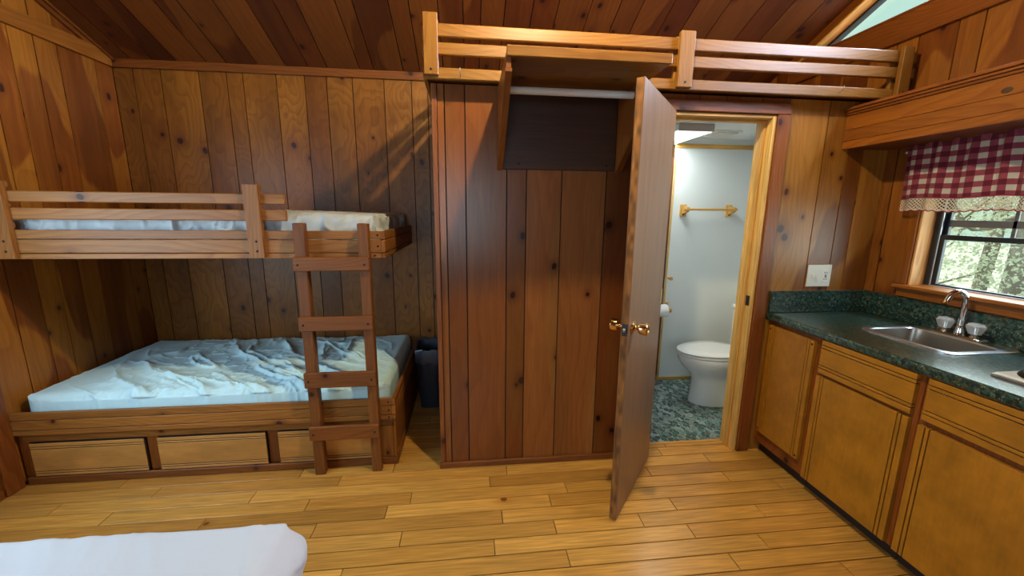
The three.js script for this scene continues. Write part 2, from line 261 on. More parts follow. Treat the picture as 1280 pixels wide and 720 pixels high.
// floor: sub-floor and boards
const floor = struct('floor', cbox(XR - XL + 0.2, 0.1, ZF - ZB + 0.2, 0, 0), M.groove, [(XL + XR) / 2, -0.0625, (ZB + ZF) / 2], 'honey oak strip floor with staggered joints');
{
  const joints = { '-1': [1.141, -0.15], 0: [1.349, -0.548, 0.42], 1: [1.045, 0.1, -0.9], 2: [1.473, 0.834, 0.4, -0.331, -1.2], 3: [1.049, 0.15, -0.75], 4: [1.72, 0.412, -0.432, -1.3], 5: [1.469, 0.52, -0.321, -0.847, -1.787], 6: [1.041, 0.102, -1.156, -2.096], 7: [1.461, 0.206, -0.74, -1.686], 8: [-0.457, -0.979, -1.916, 0.7, 1.2] };
  const W = 0.0895; const far = [];
  for (let k = -37; k <= 20; k++) {
    let z1 = -1.401 - W * k, z0 = z1 - W; if (k > 9) { } if (z1 > ZF) z1 = ZF; if (z0 < ZB) z0 = ZB; if (z1 - z0 < 0.01) continue;
    let cuts = joints[k] ? joints[k].slice() : []; if (!joints[k]) { let x = XL + R(0.2, 0.9); while (x < XR - 0.2) { cuts.push(x); x += R(0.5, 1.3); } }
    cuts = [XL, ...cuts.sort((a, b) => a - b), XR];
    for (let i = 0; i + 1 < cuts.length; i++) {
      const x0 = cuts[i] + 0.0016, x1 = cuts[i + 1] - 0.0016; const big = x1 - x0;
      if (k > 9 && x0 > 0.95 && z1 < -2.26) continue;
      const g = cbox(big, 0.0125, z1 - z0 - 0.0042, 0.0012, 0);
      const at = [(x0 + x1) / 2, -0.00625, (z0 + z1) / 2];
      if (k < -6) far.push(g.translate(...at)); else part(floor, 'floor_board', g, pick(M.oak), at);
    }
  }
  const s = part(floor, 'floor_board', merge(far), M.oak[0], [0, 0, 0]); s.userData.kind = 'stuff';
}
// back wall (behind the bunks and the loft)
{
  const h = 2.56; const w = struct('wall_back', cbox(XR - XL + 0.2, h, 0.1, 0, 1), M.groove, [(XL + XR) / 2, h / 2, ZB - TH - 0.05], 'knotty wood plank panelling behind the bunks');
  const cuts = strips(XL, XR, [-2.315, -2.138, -1.889, -1.706, -1.597, -1.371, -1.176, -1.023, -0.84, -0.614, -0.414, -0.295, -0.18]);
  for (let i = 0; i + 1 < cuts.length; i++) part(w, 'plank', prism([[cuts[i] + GAP / 2, 0], [cuts[i + 1] - GAP / 2, 0], [cuts[i + 1] - GAP / 2, 2.54], [cuts[i] + GAP / 2, 2.54]], ZB - TH, ZB, xyPlane, 1), pick(M.back), [0, 0, 0]);
}
// left wall with gable
const LW = { z0: -1.70, z1: -0.40, y0: 0.74, y1: 1.98 };
function gableShape(hz) { const s = new THREE.Shape(); s.moveTo(ZB - 0.1, 0); s.lineTo(ZF + 0.1, 0); s.lineTo(ZF + 0.1, yc(ZF)); s.lineTo(ZR, yc(ZR) + 0.03); s.lineTo(ZB - 0.1, yc(ZB)); s.closePath(); (hz || []).forEach(h => { const p = new THREE.Path(); h.forEach((q, i) => i ? p.lineTo(...q) : p.moveTo(...q)); p.closePath(); s.holes.push(p); }); return s; }
{
  const g = new THREE.ExtrudeGeometry(gableShape([[[LW.z0, LW.y0], [LW.z1, LW.y0], [LW.z1, LW.y1], [LW.z0, LW.y1]]]), { depth: 0.1, bevelEnabled: false }); g.rotateY(-Math.PI / 2);   // shape x -> world z
  const w = struct('wall_left', uvOf(g, 1, 2), M.groove, [XL - TH, 0, 0], 'amber knotty plank panelling of the left wall');
  const cuts = strips(ZB, ZF, [-3.11, -2.865, -2.732, -2.6, -2.48, -2.34, -2.16, -1.99, -1.84, LW.z0, -1.55, -1.36, -1.22, -1.03, -0.9, -0.7, -0.56, LW.z1]);
  for (let i = 0; i + 1 < cuts.length; i++) { const a = cuts[i] + GAP / 2, b = cuts[i + 1] - GAP / 2; const pts = a < ZR && b > ZR ? [[a, 0], [b, 0], [b, yc(b)], [ZR, yc(ZR)], [a, yc(a)]] : [[a, 0], [b, 0], [b, yc(b)], [a, yc(a)]]; const cut = (a + b) / 2 > LW.z0 && (a + b) / 2 < LW.z1; for (const q of cut ? [pts.map(v => v[1] > 0 ? [v[0], LW.y0] : v).slice(0, 2).concat([[b, LW.y0], [a, LW.y0]]), pts.map(v => v[1] > 0 ? v : [v[0], LW.y1])] : [pts]) part(w, 'plank', prism(q, XL - TH, XL, zyPlane, 1), pick(M.left), [0, 0, 0]); }
  const wl = structGroup('window_4', [XL, LW.y0, -1.05], 'window in the left wall above the near bed');
  for (const [n, z0, z1, y0, y1] of [['frame', LW.z0 - 0.06, LW.z0, LW.y0 - 0.06, LW.y1 + 0.06], ['frame', LW.z1, LW.z1 + 0.06, LW.y0 - 0.06, LW.y1 + 0.06], ['frame', LW.z0, LW.z1, LW.y0 - 0.06, LW.y0], ['frame', LW.z0, LW.z1, LW.y1, LW.y1 + 0.06]]) board(wl, n, XL, XL + 0.018, y0, y1, z0, z1, M.trim);
  board(wl, 'meeting_rail', XL - 0.07, XL - 0.05, 1.34, 1.37, LW.z0, LW.z1, M.sash); part(wl, 'pane', new THREE.PlaneGeometry(LW.z1 - LW.z0, LW.y1 - LW.y0).rotateY(Math.PI / 2), M.pane, [XL - 0.06, (LW.y0 + LW.y1) / 2, (LW.z0 + LW.z1) / 2]);
}
// right wall with the kitchen window and the gable window
const KW = { z0: -1.90, z1: -0.98, y0: 1.115, y1: 1.80 };
const GW = { z0: -2.86, z1: -0.75, y0: 2.587, top: z => 2.644 + 0.41 * (z + 2.756) };
{
  const kw = [[KW.z0, KW.y0], [KW.z1, KW.y0], [KW.z1, KW.y1], [KW.z0, KW.y1]], gw = [[GW.z0, GW.y0], [GW.z1, GW.y0], [GW.z1, GW.top(GW.z1)], [GW.z0, GW.top(GW.z0) + 0.004]];
  const g = new THREE.ExtrudeGeometry(gableShape([kw, gw]), { depth: 0.12, bevelEnabled: false }); g.rotateY(-Math.PI / 2); g.translate(0.12, 0, 0);
  const w = struct('wall_right', uvOf(g, 1, 2), M.groove, [XR + TH, 0, 0], 'amber plank panelling of the kitchen wall');
  const cuts = strips(ZB, ZF, [-3.1, -2.98, GW.z0, -2.68, -2.5, -2.34, -2.19, -2.078, KW.z0, -1.795, -1.62, -1.45, -1.3, -1.14, KW.z1, -0.86, GW.z1]);
  const plank = (pts) => part(w, 'plank', prism(pts, XR + TH, XR, zyPlane, 1), pick(M.right), [0, 0, 0]);
  for (let i = 0; i + 1 < cuts.length; i++) {
    const a = cuts[i] + GAP / 2, b = cuts[i + 1] - GAP / 2, mid = (a + b) / 2; const inK = mid > KW.z0 && mid < KW.z1, inG = mid > GW.z0 && mid < GW.z1;
    const top = [[b, yc(b)], ...(a < ZR && b > ZR ? [[ZR, yc(ZR)]] : []), [a, yc(a)]];
    if (inK) plank([[a, 0], [b, 0], [b, KW.y0], [a, KW.y0]]);
    const y0 = inK ? KW.y1 : 0;
    if (inG) { plank([[a, y0], [b, y0], [b, GW.y0], [a, GW.y0]]); plank([[a, GW.top(a)], [b, GW.top(b)], ...top]); } else plank([[a, y0], [b, y0], ...top]);
  }
}
// front wall behind the camera, with its window
{
  const W = [-0.95, 0.35, 0.9, 2.1]; const s = new THREE.Shape(); s.moveTo(XL - 0.1, 0); s.lineTo(XR + 0.1, 0); s.lineTo(XR + 0.1, 2.56); s.lineTo(XL - 0.1, 2.56); s.closePath(); const p = new THREE.Path(); p.moveTo(W[0], W[2]); p.lineTo(W[1], W[2]); p.lineTo(W[1], W[3]); p.lineTo(W[0], W[3]); p.closePath(); s.holes.push(p);
  struct('wall_front', uvOf(new THREE.ExtrudeGeometry(s, { depth: 0.1, bevelEnabled: false }), 1, 2), M.left[0], [0, 0, ZF], 'plank wall with the big window');
  const wf = structGroup('window_3', [-0.3, 0.9, ZF], 'window in the front wall');
  for (const [n, x0, x1, y0, y1] of [['frame', -1.01, -0.95, 0.84, 2.16], ['frame', 0.35, 0.41, 0.84, 2.16], ['frame', -0.95, 0.35, 0.84, 0.90], ['frame', -0.95, 0.35, 2.1, 2.16]]) board(wf, n, x0, x1, y0, y1, ZF - 0.02, ZF, M.trim);
  board(wf, 'mullion', -0.32, -0.28, 0.9, 2.1, ZF + 0.04, ZF + 0.07, M.sash);
  part(wf, 'pane', new THREE.PlaneGeometry(1.3, 1.2), M.pane, [-0.3, 1.5, ZF + 0.06]);
}
// ceiling: deck and planks on the slope over the bunks
{
  const L = Math.hypot(ZR - ZB, yc(ZR) - yc(ZB)), ang = Math.atan(slope);
  const back = struct('ceiling', prism([[XL - 0.1, -0.2], [XR + 0.12, -0.2], [XR + 0.12, L + 0.03], [XL - 0.1, L + 0.03]], 0.02, 0.1, (a, b, c) => [a, b * Math.sin(ang) + c * Math.cos(ang), b * Math.cos(ang) - c * Math.sin(ang)], 0), M.exterior, [0, yc(ZB), ZB], 'dark plank ceiling rising from the back wall');
  const cuts = strips(XL, XR, [-2.3, -2.16], 0.10, 0.23);
  for (let i = 0; i + 1 < cuts.length; i++) {
    const g = prism([[cuts[i] + GAP / 2, 0], [cuts[i + 1] - GAP / 2, 0], [cuts[i + 1] - GAP / 2, L], [cuts[i] + GAP / 2, L]], 0, 0.02, xyPlane, 1);
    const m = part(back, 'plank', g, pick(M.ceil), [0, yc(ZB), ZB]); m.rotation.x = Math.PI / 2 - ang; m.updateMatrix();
  }
  const F = Math.hypot(ZF - ZR, yc(ZR) - yc(ZF)), a2 = Math.atan((yc(ZR) - yc(ZF)) / (ZF - ZR));
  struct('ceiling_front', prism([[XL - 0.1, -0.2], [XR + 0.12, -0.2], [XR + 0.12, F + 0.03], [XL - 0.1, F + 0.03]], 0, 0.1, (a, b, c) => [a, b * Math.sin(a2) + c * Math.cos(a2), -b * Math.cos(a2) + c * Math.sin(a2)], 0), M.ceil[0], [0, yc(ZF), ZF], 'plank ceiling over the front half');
}
// trims
{
  const t1 = structGroup('trim_1', [XL, 2.46, ZB], 'wooden trim along the top of the back wall'); board(t1, 'trim_board', XL, XC - 0.02, 2.458, 2.532, ZB, ZB + 0.02, M.trim);
  const t2 = structGroup('trim_2', [XL, 2.46, ZB], 'wooden trim board across the left wall'); board(t2, 'trim_board', XL, XL + 0.02, 2.458, 2.55, ZB + 0.02, 0.6, M.beam);
  const t3 = structGroup('trim_3', [XL, 2.5, ZB], 'cove trim along the slope of the left gable');
  const pts = (d0, d1) => [[ZB + 0.02, yc(ZB + 0.02) - d1], [ZR, yc(ZR) - d1], [ZR, yc(ZR) - d0], [ZB + 0.02, yc(ZB + 0.02) - d0]];
  part(t3, 'trim_board', prism(pts(0.0, 0.035), XL, XL + 0.035, zyPlane, 2), M.trim[0], [0, 0, 0]); part(t3, 'trim_board', prism(pts(0.035, 0.06), XL, XL + 0.018, zyPlane, 2), M.trim[1], [0, 0, 0]);
  const t4 = structGroup('trim_4', [XL, 0, -2.2], 'upright board on the left wall at the bed front'); board(t4, 'trim_board', XL, XL + 0.022, 0, 1.24, -2.185, -2.10, M.trim);
  const bl = structGroup('baseboard_left', [XL, 0, 0], 'baseboard of the left wall'); board(bl, 'base_board', XL, XL + 0.015, 0, 0.05, -2.095, ZF, M.trim);
}
// partition wall with closet front and bathroom doorway
const DX0 = 1.085, DX1 = 1.69, DY = 2.03, YT = 2.12;
{
  const s = new THREE.Shape(); s.moveTo(XC + 0.02, 0); s.lineTo(DX0, 0); s.lineTo(DX0, DY); s.lineTo(DX1, DY); s.lineTo(DX1, 0); s.lineTo(XR, 0); s.lineTo(XR, YT); s.lineTo(XC + 0.02, YT); s.closePath();
  const w = struct('wall_partition', uvOf(new THREE.ExtrudeGeometry(s, { depth: 0.095, bevelEnabled: false }), 1, 2), M.groove, [0, 0, ZC - TH - 0.095], 'reddish knotty plank wall of closet and bathroom');
  const cuts = [-0.114, -0.012, 0.203, 0.308, 0.499, 0.745, 0.90, 1.02, 1.16, 1.235, 1.39, 1.47, 1.60, 1.765, 2.01, 2.161, 2.261, 2.411].map(v => v); cuts.unshift(-0.152);
  cuts[cuts.length - 1] = XR;
  for (let i = 0; i + 1 < cuts.length; i++) {
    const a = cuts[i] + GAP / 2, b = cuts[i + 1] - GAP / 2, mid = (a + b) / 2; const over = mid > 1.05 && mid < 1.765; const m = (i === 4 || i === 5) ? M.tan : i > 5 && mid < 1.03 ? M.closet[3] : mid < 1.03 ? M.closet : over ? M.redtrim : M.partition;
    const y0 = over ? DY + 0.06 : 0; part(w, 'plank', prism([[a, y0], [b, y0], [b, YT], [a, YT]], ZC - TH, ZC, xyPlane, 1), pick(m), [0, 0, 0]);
  }
  const ct = structGroup('trim_5', [XC, 0, ZC], 'reddish corner moulding at the closet edge'); board(ct, 'trim_board', XC, XC + 0.026, 0.035, YT, ZC - 0.03, ZC + 0.008, M.redtrim);
  const bb = structGroup('baseboard_closet', [0.45, 0, ZC], 'thin reddish baseboard along the closet wall'); board(bb, 'base_board', XC - 0.006, 1.02, 0, 0.036, ZC, ZC + 0.016, M.redtrim);
  const sw = struct('wall_closet', boxAt(XC + TH, XC + 0.09, 0, YT, ZB, ZC - 0.035, 0, 1), M.groove, [0, 0, 0], 'plank side wall of the closet');
  const c2 = strips(ZB, ZC - 0.032, [], 0.12, 0.2); for (let i = 0; i + 1 < c2.length; i++) part(sw, 'plank', prism([[c2[i] + GAP / 2, 0], [c2[i + 1] - GAP / 2, 0], [c2[i + 1] - GAP / 2, YT], [c2[i] + GAP / 2, YT]], XC + TH, XC, zyPlane, 1), pick(M.closet), [0, 0, 0]);
}
// loft deck
struct('floor_loft', boxAt(XC - 0.03, XR, YT + 0.012, 2.166, ZB, -2.075, 0.002, 0), M.trim[0], [0, 0, 0], 'plank deck of the loft');
// door casing and jambs
{
  const c = structGroup('trim_6', [(DX0 + DX1) / 2, 0, ZC], 'reddish casing around the bathroom doorway');
  board(c, 'casing', DX1 + 0.004, 1.768, 0, DY + 0.004, ZC, ZC + 0.018, M.redtrim); board(c, 'casing', 1.012, DX0 - 0.004, 0, DY + 0.004, ZC, ZC + 0.018, M.redtrim); board(c, 'casing', 1.012, 1.768, DY + 0.005, 2.092, ZC, ZC + 0.018, M.redtrim);
  const j = structGroup('trim_7', [(DX0 + DX1) / 2, 0, ZC - 0.06], 'pale wooden door jamb of the bathroom');
  board(j, 'jamb', DX1 - 0.018, DX1 + 0.004, 0, DY, -2.262, ZC + 0.006, M.jamb[0]); board(j, 'jamb', DX0 - 0.004, DX0 + 0.014, 0, DY, -2.262, ZC - 0.04, M.jamb[0]); board(j, 'jamb', DX0, DX1, DY - 0.016, DY + 0.004, -2.262, ZC + 0.004, M.jamb[1]);
  board(j, 'door_stop', DX1 - 0.03, DX1 - 0.018, 0, DY - 0.016, -2.205, -2.175, M.jamb[1]); board(j, 'door_stop', DX0 + 0.014, DX1 - 0.03, DY - 0.028, DY - 0.016, -2.205, -2.175, M.jamb[1]);
  const st = part(j, 'strike_plate', cbox(0.003, 0.06, 0.03, 0.001, 1), M.darkMetal, [DX1 - 0.0195, 0.985, ZC - 0.02], 'dark metal strike plate'); part(st, 'latch_hole', cbox(0.002, 0.024, 0.012, 0.0005, 1), M.black, [DX1 - 0.0212, 0.985, ZC - 0.02]);
}
// bathroom shell
{
  const XW = 1.706, ZW = -3.22, CH = 2.108;
  const vf = struct('floor_bathroom', boxAt(0.9, XR + 0.05, -0.06, 0.002, -3.95, -2.262, 0, 0, { ou: 0, ov: 0, tu: 0.9, tv: 0.9 }), M.vinyl, [0, 0, 0], 'grey-green stone-print vinyl floor');
  const th = structGroup('trim_8', [1.39, 0, -2.255], 'wooden threshold strip at the bathroom doorway'); board(th, 'threshold', DX0 + 0.014, DX1 - 0.018, 0, 0.004, -2.262, -2.238, M.oak[2]);
  struct('wall_bathroom_back', boxAt(XW, XR, 0, CH + 0.01, ZW - 0.1, ZW, 0), M.white, [0, 0, 0], 'white bathroom wall behind the toilet');
  struct('wall_bathroom_side', boxAt(XW, XW + 0.1, 0, CH + 0.01, -3.95, ZW - 0.1, 0), M.white, [0, 0, 0], 'white bathroom wall return');
  struct('wall_bathroom_end', boxAt(0.85, XW + 0.1, 0, CH + 0.01, -4.05, -3.95, 0), M.white, [0, 0, 0], 'white far wall of the bathroom');
  struct('wall_bathroom_left', boxAt(0.85, 0.95, 0, CH + 0.01, -3.95, -2.262, 0), M.white, [0, 0, 0], 'white left wall of the bathroom');
  struct('wall_bathroom_right', boxAt(XR - 0.012, XR, 0, CH + 0.01, ZW, -2.262, 0), M.white, [0, 0, 0], 'white right wall of the bathroom');
  struct('wall_bathroom_front', merge([boxAt(0.95, DX0 - 0.004, 0, CH, -2.262, -2.25, 0), boxAt(DX1 + 0.004, XR - 0.012, 0, CH, -2.262, -2.25, 0), boxAt(DX0 - 0.004, DX1 + 0.004, DY + 0.004, CH, -2.262, -2.25, 0)]), M.white, [0, 0, 0], 'white inner face of the doorway wall');
  struct('ceiling_bathroom', boxAt(0.85, XR, CH, YT + 0.01, -4.05, -2.25, 0), M.ceilWhite, [0, 0, 0], 'white bathroom ceiling');
  const t = structGroup('trim_9', [2, 2.03, ZW], 'wooden trim at the top of the bathroom wall'); board(t, 'trim_board', XW - 0.012, XR - 0.012, 2.028, 2.062, ZW, ZW + 0.012, M.jamb[1]);
  const b = structGroup('baseboard_bathroom', [2, 0, ZW], 'wooden baseboard of the bathroom'); board(b, 'base_board', XW - 0.01, XR - 0.012, 0.002, 0.032, ZW, ZW + 0.01, M.jamb[1]); board(b, 'base_board', XW - 0.01, XW, 0.002, 0.032, -3.93, ZW, M.jamb[1]);
  const ct = structGroup('trim_10', [XW, 0, ZW], 'yellow wooden corner bead of the bathroom wall'); board(ct, 'trim_board', XW - 0.008, XW + 0.006, 0.032, 1.93, ZW - 0.006, ZW + 0.006, M.jamb[0]);
}
// open bathroom door
{
  const d = structGroup('door_1', [1.082, 0.014, -2.112], 'flush brown veneer door standing open into the room');
  const W = 0.625, H = 2.014, D = 0.034; d.rotation.y = 0; const hinge = [1.082, 0.014, -2.112];
  const P = (name, g, m, l, label, par) => { const o = new THREE.Mesh(g, m); o.name = name; if (label) o.userData.label = label; o.position.set(...l); (par || d).add(o); o.castShadow = o.receiveShadow = true; return o; };
  P('door_core', cbox(W - 0.004, H - 0.002, D - 0.008, 0, 1), M.chip, [W / 2, H / 2, 0], 'rough particle-board core and edge');
  P('veneer', cbox(W, H, 0.004, 0.0012, 1), M.veneer, [W / 2, H / 2, D / 2 - 0.002]); P('veneer', cbox(W, H, 0.004, 0.0012, 1), M.veneer, [W / 2, H / 2, -D / 2 + 0.002]);
  const lp = P('latch_plate', cbox(0.002, 0.056, 0.024, 0.0006, 1), M.darkMetal, [W - 0.001, 0.968, 0], 'dark metal latch plate'); P('latch_bolt', cbox(0.012, 0.016, 0.012, 0.002, 0), M.steel, [0.006, 0, 0], null, lp);
  for (const s of [1, -1]) {
    const prof = [[0.0, 0], [0.031, 0], [0.030, 0.004], [0.024, 0.008], [0.012, 0.011], [0.0095, 0.016], [0.0095, 0.026], [0.013, 0.030]].map(p => new THREE.Vector2(...p));
    const ro = P('rosette', new THREE.LatheGeometry(prof, 28).rotateX(Math.PI / 2 * s), M.brass, [W - 0.065, 0.968, s * D / 2]);
    const kp = [[0.012, 0.026], [0.022, 0.030], [0.0265, 0.036], [0.029, 0.062], [0.027, 0.068], [0.014, 0.071], [0.013, 0.068], [0.0, 0.068]].map(p => new THREE.Vector2(...p));
    const kn = P('door_knob', new THREE.LatheGeometry(kp, 28).rotateX(Math.PI / 2 * s), M.brass, [0, 0, 0], 'polished brass knob', ro);
  }
  for (const y of [0.2, 1.02, 1.82]) P('hinge', merge([cyl(0.006, 0.006, 0.085, 10), cbox(0.03, 0.085, 0.003, 0).translate(0.016, 0, -D / 2 + 0.0)]), M.brass, [-0.004, y, 0]);
  d.rotation.y = Math.PI - 0.897 + 0.0; // leaf runs from the hinge towards the viewer and left
  d.rotation.y = Math.atan2(-( -1.628 + 2.112), 0.688 - 1.082);
}
// gable window
{
  const w = structGroup('window_2', [XR, 2.587, -1.7], 'triangular gable window under the roof slope');
  const X0 = XR - 0.012, X1 = XR + 0.11;
  const line = (off, z) => GW.top(z) + off;
  const slopeBoard = (name, z0, z1, o0, o1, x0, x1, m) => part(w, name, prism([[z0, line(o0, z0)], [z1, line(o0, z1)], [z1, line(o1, z1)], [z0, line(o1, z0)]], x0, x1, zyPlane, 2), m, [0, 0, 0]);
  slopeBoard('head_casing', GW.z0 - 0.12, GW.z1 + 0.05, 0.0, 0.078, XR - 0.02, XR, M.trim[0]);
  slopeBoard('head_jamb', GW.z0 - 0.02, GW.z1, -0.012, 0.0, XR - 0.02, X1, M.jamb[1]);
  slopeBoard('gasket', GW.z0 + 0.03, GW.z1, -0.030, -0.012, XR + 0.05, XR + 0.09, M.sash);
  part(w, 'sill_board', boxAt(XR - 0.022, XR, 2.446, 2.587, -2.95, -0.6, 0.003, 2), M.trim[0], [0, 0, 0]);
  part(w, 'sill', boxAt(XR - 0.022, X1, 2.587, 2.60, GW.z0 + 0.05, GW.z1, 0.002, 2), M.trim[1], [0, 0, 0]);
  part(w, 'side_jamb', boxAt(XR - 0.02, X1, 2.587, GW.top(GW.z1), GW.z1 - 0.02, GW.z1, 0.002, 1), M.jamb[1], [0, 0, 0]);
  part(w, 'pane', prism([[GW.z0 + 0.06, 2.60], [GW.z1 - 0.02, 2.60], [GW.z1 - 0.02, line(-0.013, GW.z1)], [GW.z0 + 0.06, line(-0.013, GW.z0 + 0.06)]], XR + 0.07, XR + 0.0705, zyPlane, 2), M.pane, [0, 0, 0]);
}
// kitchen window: black double-hung sash
{
  const w = structGroup('window_1', [XR, KW.y0, (KW.z0 + KW.z1) / 2], 'black-framed double-hung window over the sink');
  const { z0, z1, y0, y1 } = KW, xf = 2.498;
  board(w, 'side_jamb', XR - 0.004, XR + 0.125, y0, y1, z0 - 0.002, z0 + 0.010, M.reveal, { grain: 1 }); board(w, 'side_jamb', XR - 0.004, XR + 0.125, y0, y1, z1 - 0.010, z1 + 0.002, M.reveal, { grain: 1 }); board(w, 'head_jamb', XR - 0.004, XR + 0.125, y1 - 0.01, y1, z0, z1, M.reveal);
  board(w, 'sill', XR - 0.045, XR + 0.125, y0 - 0.014, y0 + 0.006, z0 - 0.05, z1 + 0.05, M.soffit); board(w, 'apron', XR - 0.018, XR, 1.052, y0 - 0.014, z0 - 0.04, z1 + 0.04, M.soffit);
  board(w, 'casing', XR - 0.014, XR, y0 + 0.006, 1.86, z0 - 0.055, z0 - 0.002, M.soffit); board(w, 'casing', XR - 0.014, XR, y0 + 0.006, 1.86, z1 + 0.002, z1 + 0.055, M.soffit);
  const zi = z0 + 0.010, zo = z1 - 0.010;
  board(w, 'outer_frame', xf, xf + 0.05, y0 + 0.006, y1 - 0.01, zi, zi + 0.028, M.sash, { grain: 1 }); board(w, 'outer_frame', xf, xf + 0.05, y0 + 0.006, y1 - 0.01, zo - 0.028, zo, M.sash, { grain: 1 }); board(w, 'outer_frame', xf, xf + 0.05, y0 + 0.004, y0 + 0.012, zi, zo, M.alu);
  const lo = part(w, 'lower_sash', merge([boxAt(xf + 0.01, xf + 0.03, y0 + 0.012, 1.398, zi + 0.028, zi + 0.052, 0.002), boxAt(xf + 0.01, xf + 0.03, y0 + 0.012, 1.398, zo - 0.052, zo - 0.028, 0.002), boxAt(xf + 0.01, xf + 0.03, 1.372, 1.398, zi + 0.052, zo - 0.052, 0.002), boxAt(xf + 0.01, xf + 0.03, y0 + 0.012, y0 + 0.02, zi + 0.052, zo - 0.052, 0.002)]), M.sash, [0, 0, 0]);
  part(lo, 'pane', boxAt(xf + 0.019, xf + 0.0195, y0 + 0.02, 1.372, zi + 0.052, zo - 0.052, 0), M.pane, [0, 0, 0]);
  const up = part(w, 'upper_sash', merge([boxAt(xf + 0.03, xf + 0.048, 1.385, y1 - 0.012, zi + 0.028, zi + 0.045, 0.002), boxAt(xf + 0.03, xf + 0.048, 1.385, y1 - 0.012, zo - 0.045, zo - 0.028, 0.002), boxAt(xf + 0.03, xf + 0.048, 1.375, 1.395, zi + 0.045, zo - 0.045, 0.002)]), M.sash, [0, 0, 0]);
  part(up, 'grille_bar', boxAt(xf + 0.034, xf + 0.042, 1.395, y1 - 0.012, -1.60, -1.585, 0.001), M.sashGrey, [0, 0, 0]); part(up, 'grille_bar', boxAt(xf + 0.034, xf + 0.042, 1.395, y1 - 0.012, -1.27, -1.255, 0.001), M.sashGrey, [0, 0, 0]); part(up, 'grille_bar', boxAt(xf + 0.034, xf + 0.042, 1.44, 1.475, zi + 0.045, zo - 0.045, 0.001), M.sashGrey, [0, 0, 0]);
  part(up, 'pane', boxAt(xf + 0.038, xf + 0.0385, 1.395, y1 - 0.012, zi + 0.045, zo - 0.045, 0), M.pane, [0, 0, 0]);
  board(w, 'track', xf + 0.002, xf + 0.008, y0 + 0.012, y1 - 0.012, zi + 0.028, zi + 0.034, M.alu, { grain: 1 });
}
// wooden soffit over the kitchen window
{
  const s = structGroup('trim_11', [2.27, 1.863, -1.4], 'orange wooden soffit box over the kitchen window'); const x0 = 2.12, z0 = ZC, z1 = 0.4;
  for (const [a, b] of [[1.863, 1.9045], [1.9056, 1.9645], [1.9656, 2.04]]) board(s, 'face_board', x0, x0 + 0.018, a, b, z0, z1, M.soffit, { c: 0.0015 });
  { const kn = part(s, 'knot', new THREE.SphereGeometry(1, 20, 12).scale(0.0009, 0.011, 0.019), M.knot, [x0 - 0.0002, 1.985, -1.452], 'dark oval knot'); }
  board(s, 'bottom_board', x0 + 0.018, XR, 1.867, 1.885, z0, z1, M.trim); board(s, 'top_board', x0, XR, 2.04, 2.056, z0, z1, M.trim);
  for (const [d, a, b] of [[0.008, 2.04, 2.053], [0.016, 2.053, 2.066], [0.026, 2.066, 2.08]]) board(s, 'crown_strip', x0 - d, x0 + 0.02, a, b, z0, z1, M.trim, { c: 0.002 });
}

// ───────────────────────── bunks ─────────────────────────
{ // lower built-in bed
  const b = thing('built_in_bed', 'wooden built-in lower bed with three grooved drawer fronts', 'bed', [-1.44, 0, -2.7]);
  const x0 = XL + 0.004, x1 = -0.44, zf = -2.2, zb = ZB + 0.004;
  for (const [a, c] of [[0.300, 0.3275], [0.3315, 0.3845], [0.3885, 0.428]]) { const f = board(b, 'front_rail', x0, x1 - 0.018, a, c, zf - 0.005, zf + 0.016, M.bunk, { c: 0.002 }); const sc = part(f, 'screw', SCREW, M.screw, [x1 - 0.035, (a + c) / 2, zf + 0.0165]); }
  for (const [a, c] of [[0.300, 0.3275], [0.3315, 0.3845], [0.3885, 0.428]]) board(b, 'side_rail', x1 - 0.018, x1 + 0.004, a, c, zb, zf + 0.016, M.bunk, { c: 0.002 });
  board(b, 'frame_board', x0 + 0.03, x1 - 0.02, 0.250, 0.2995, zf - 0.03, zf - 0.006, M.bunk); board(b, 'base_strip', x0 + 0.02, x1 + 0.002, 0, 0.044, zf - 0.012, zf + 0.006, M.ladder);
  board(b, 'side_panel', x1 - 0.02, x1 - 0.004, 0.044, 0.2995, zb, zf - 0.005, M.bunk, { grain: 2 }); board(b, 'side_base', x1 - 0.02, x1 + 0.002, 0, 0.043, zb, zf - 0.013, M.ladder);
  board(b, 'end_post', x0 + 0.005, x0 + 0.058, 0.044, 0.2995, zf - 0.03, zf - 0.008, M.trim, { grain: 1 }); board(b, 'end_post', -0.535, x1 - 0.0205, 0.044, 0.2498, zf - 0.03, zf - 0.004, M.bunk, { grain: 1 });
  for (const x of [-1.806, -1.170, -0.58]) board(b, 'divider', x + 0.001, x + (x === -0.58 ? 0.044 : 0.063), 0.044, 0.2498, zf - 0.04, zf - 0.014, M.trim, { grain: 1 });
  board(b, 'slat_deck', x0, x1 - 0.02, 0.335, 0.355, zb, zf - 0.006, M.bunk);
  for (const [a, c] of [[-2.372, -1.808], [-1.740, -1.172], [-1.104, -0.583]]) {
    const g = []; for (const [p, q] of [[0.050, 0.063], [0.0677, 0.0755], [0.0802, 0.2090], [0.2137, 0.2213], [0.226, 0.244]]) g.push(boxAt(a, c, p, q, zf - 0.0015, zf + 0.004, 0.001, 0));
    const d = part(b, 'drawer', merge(g), pick(M.drawer), [0, 0, 0]); part(d, 'drawer_box', boxAt(a + 0.004, c - 0.004, 0.051, 0.243, zf - 0.5, zf - 0.0018, 0), M.groove, [0, 0, 0]);
  }
}
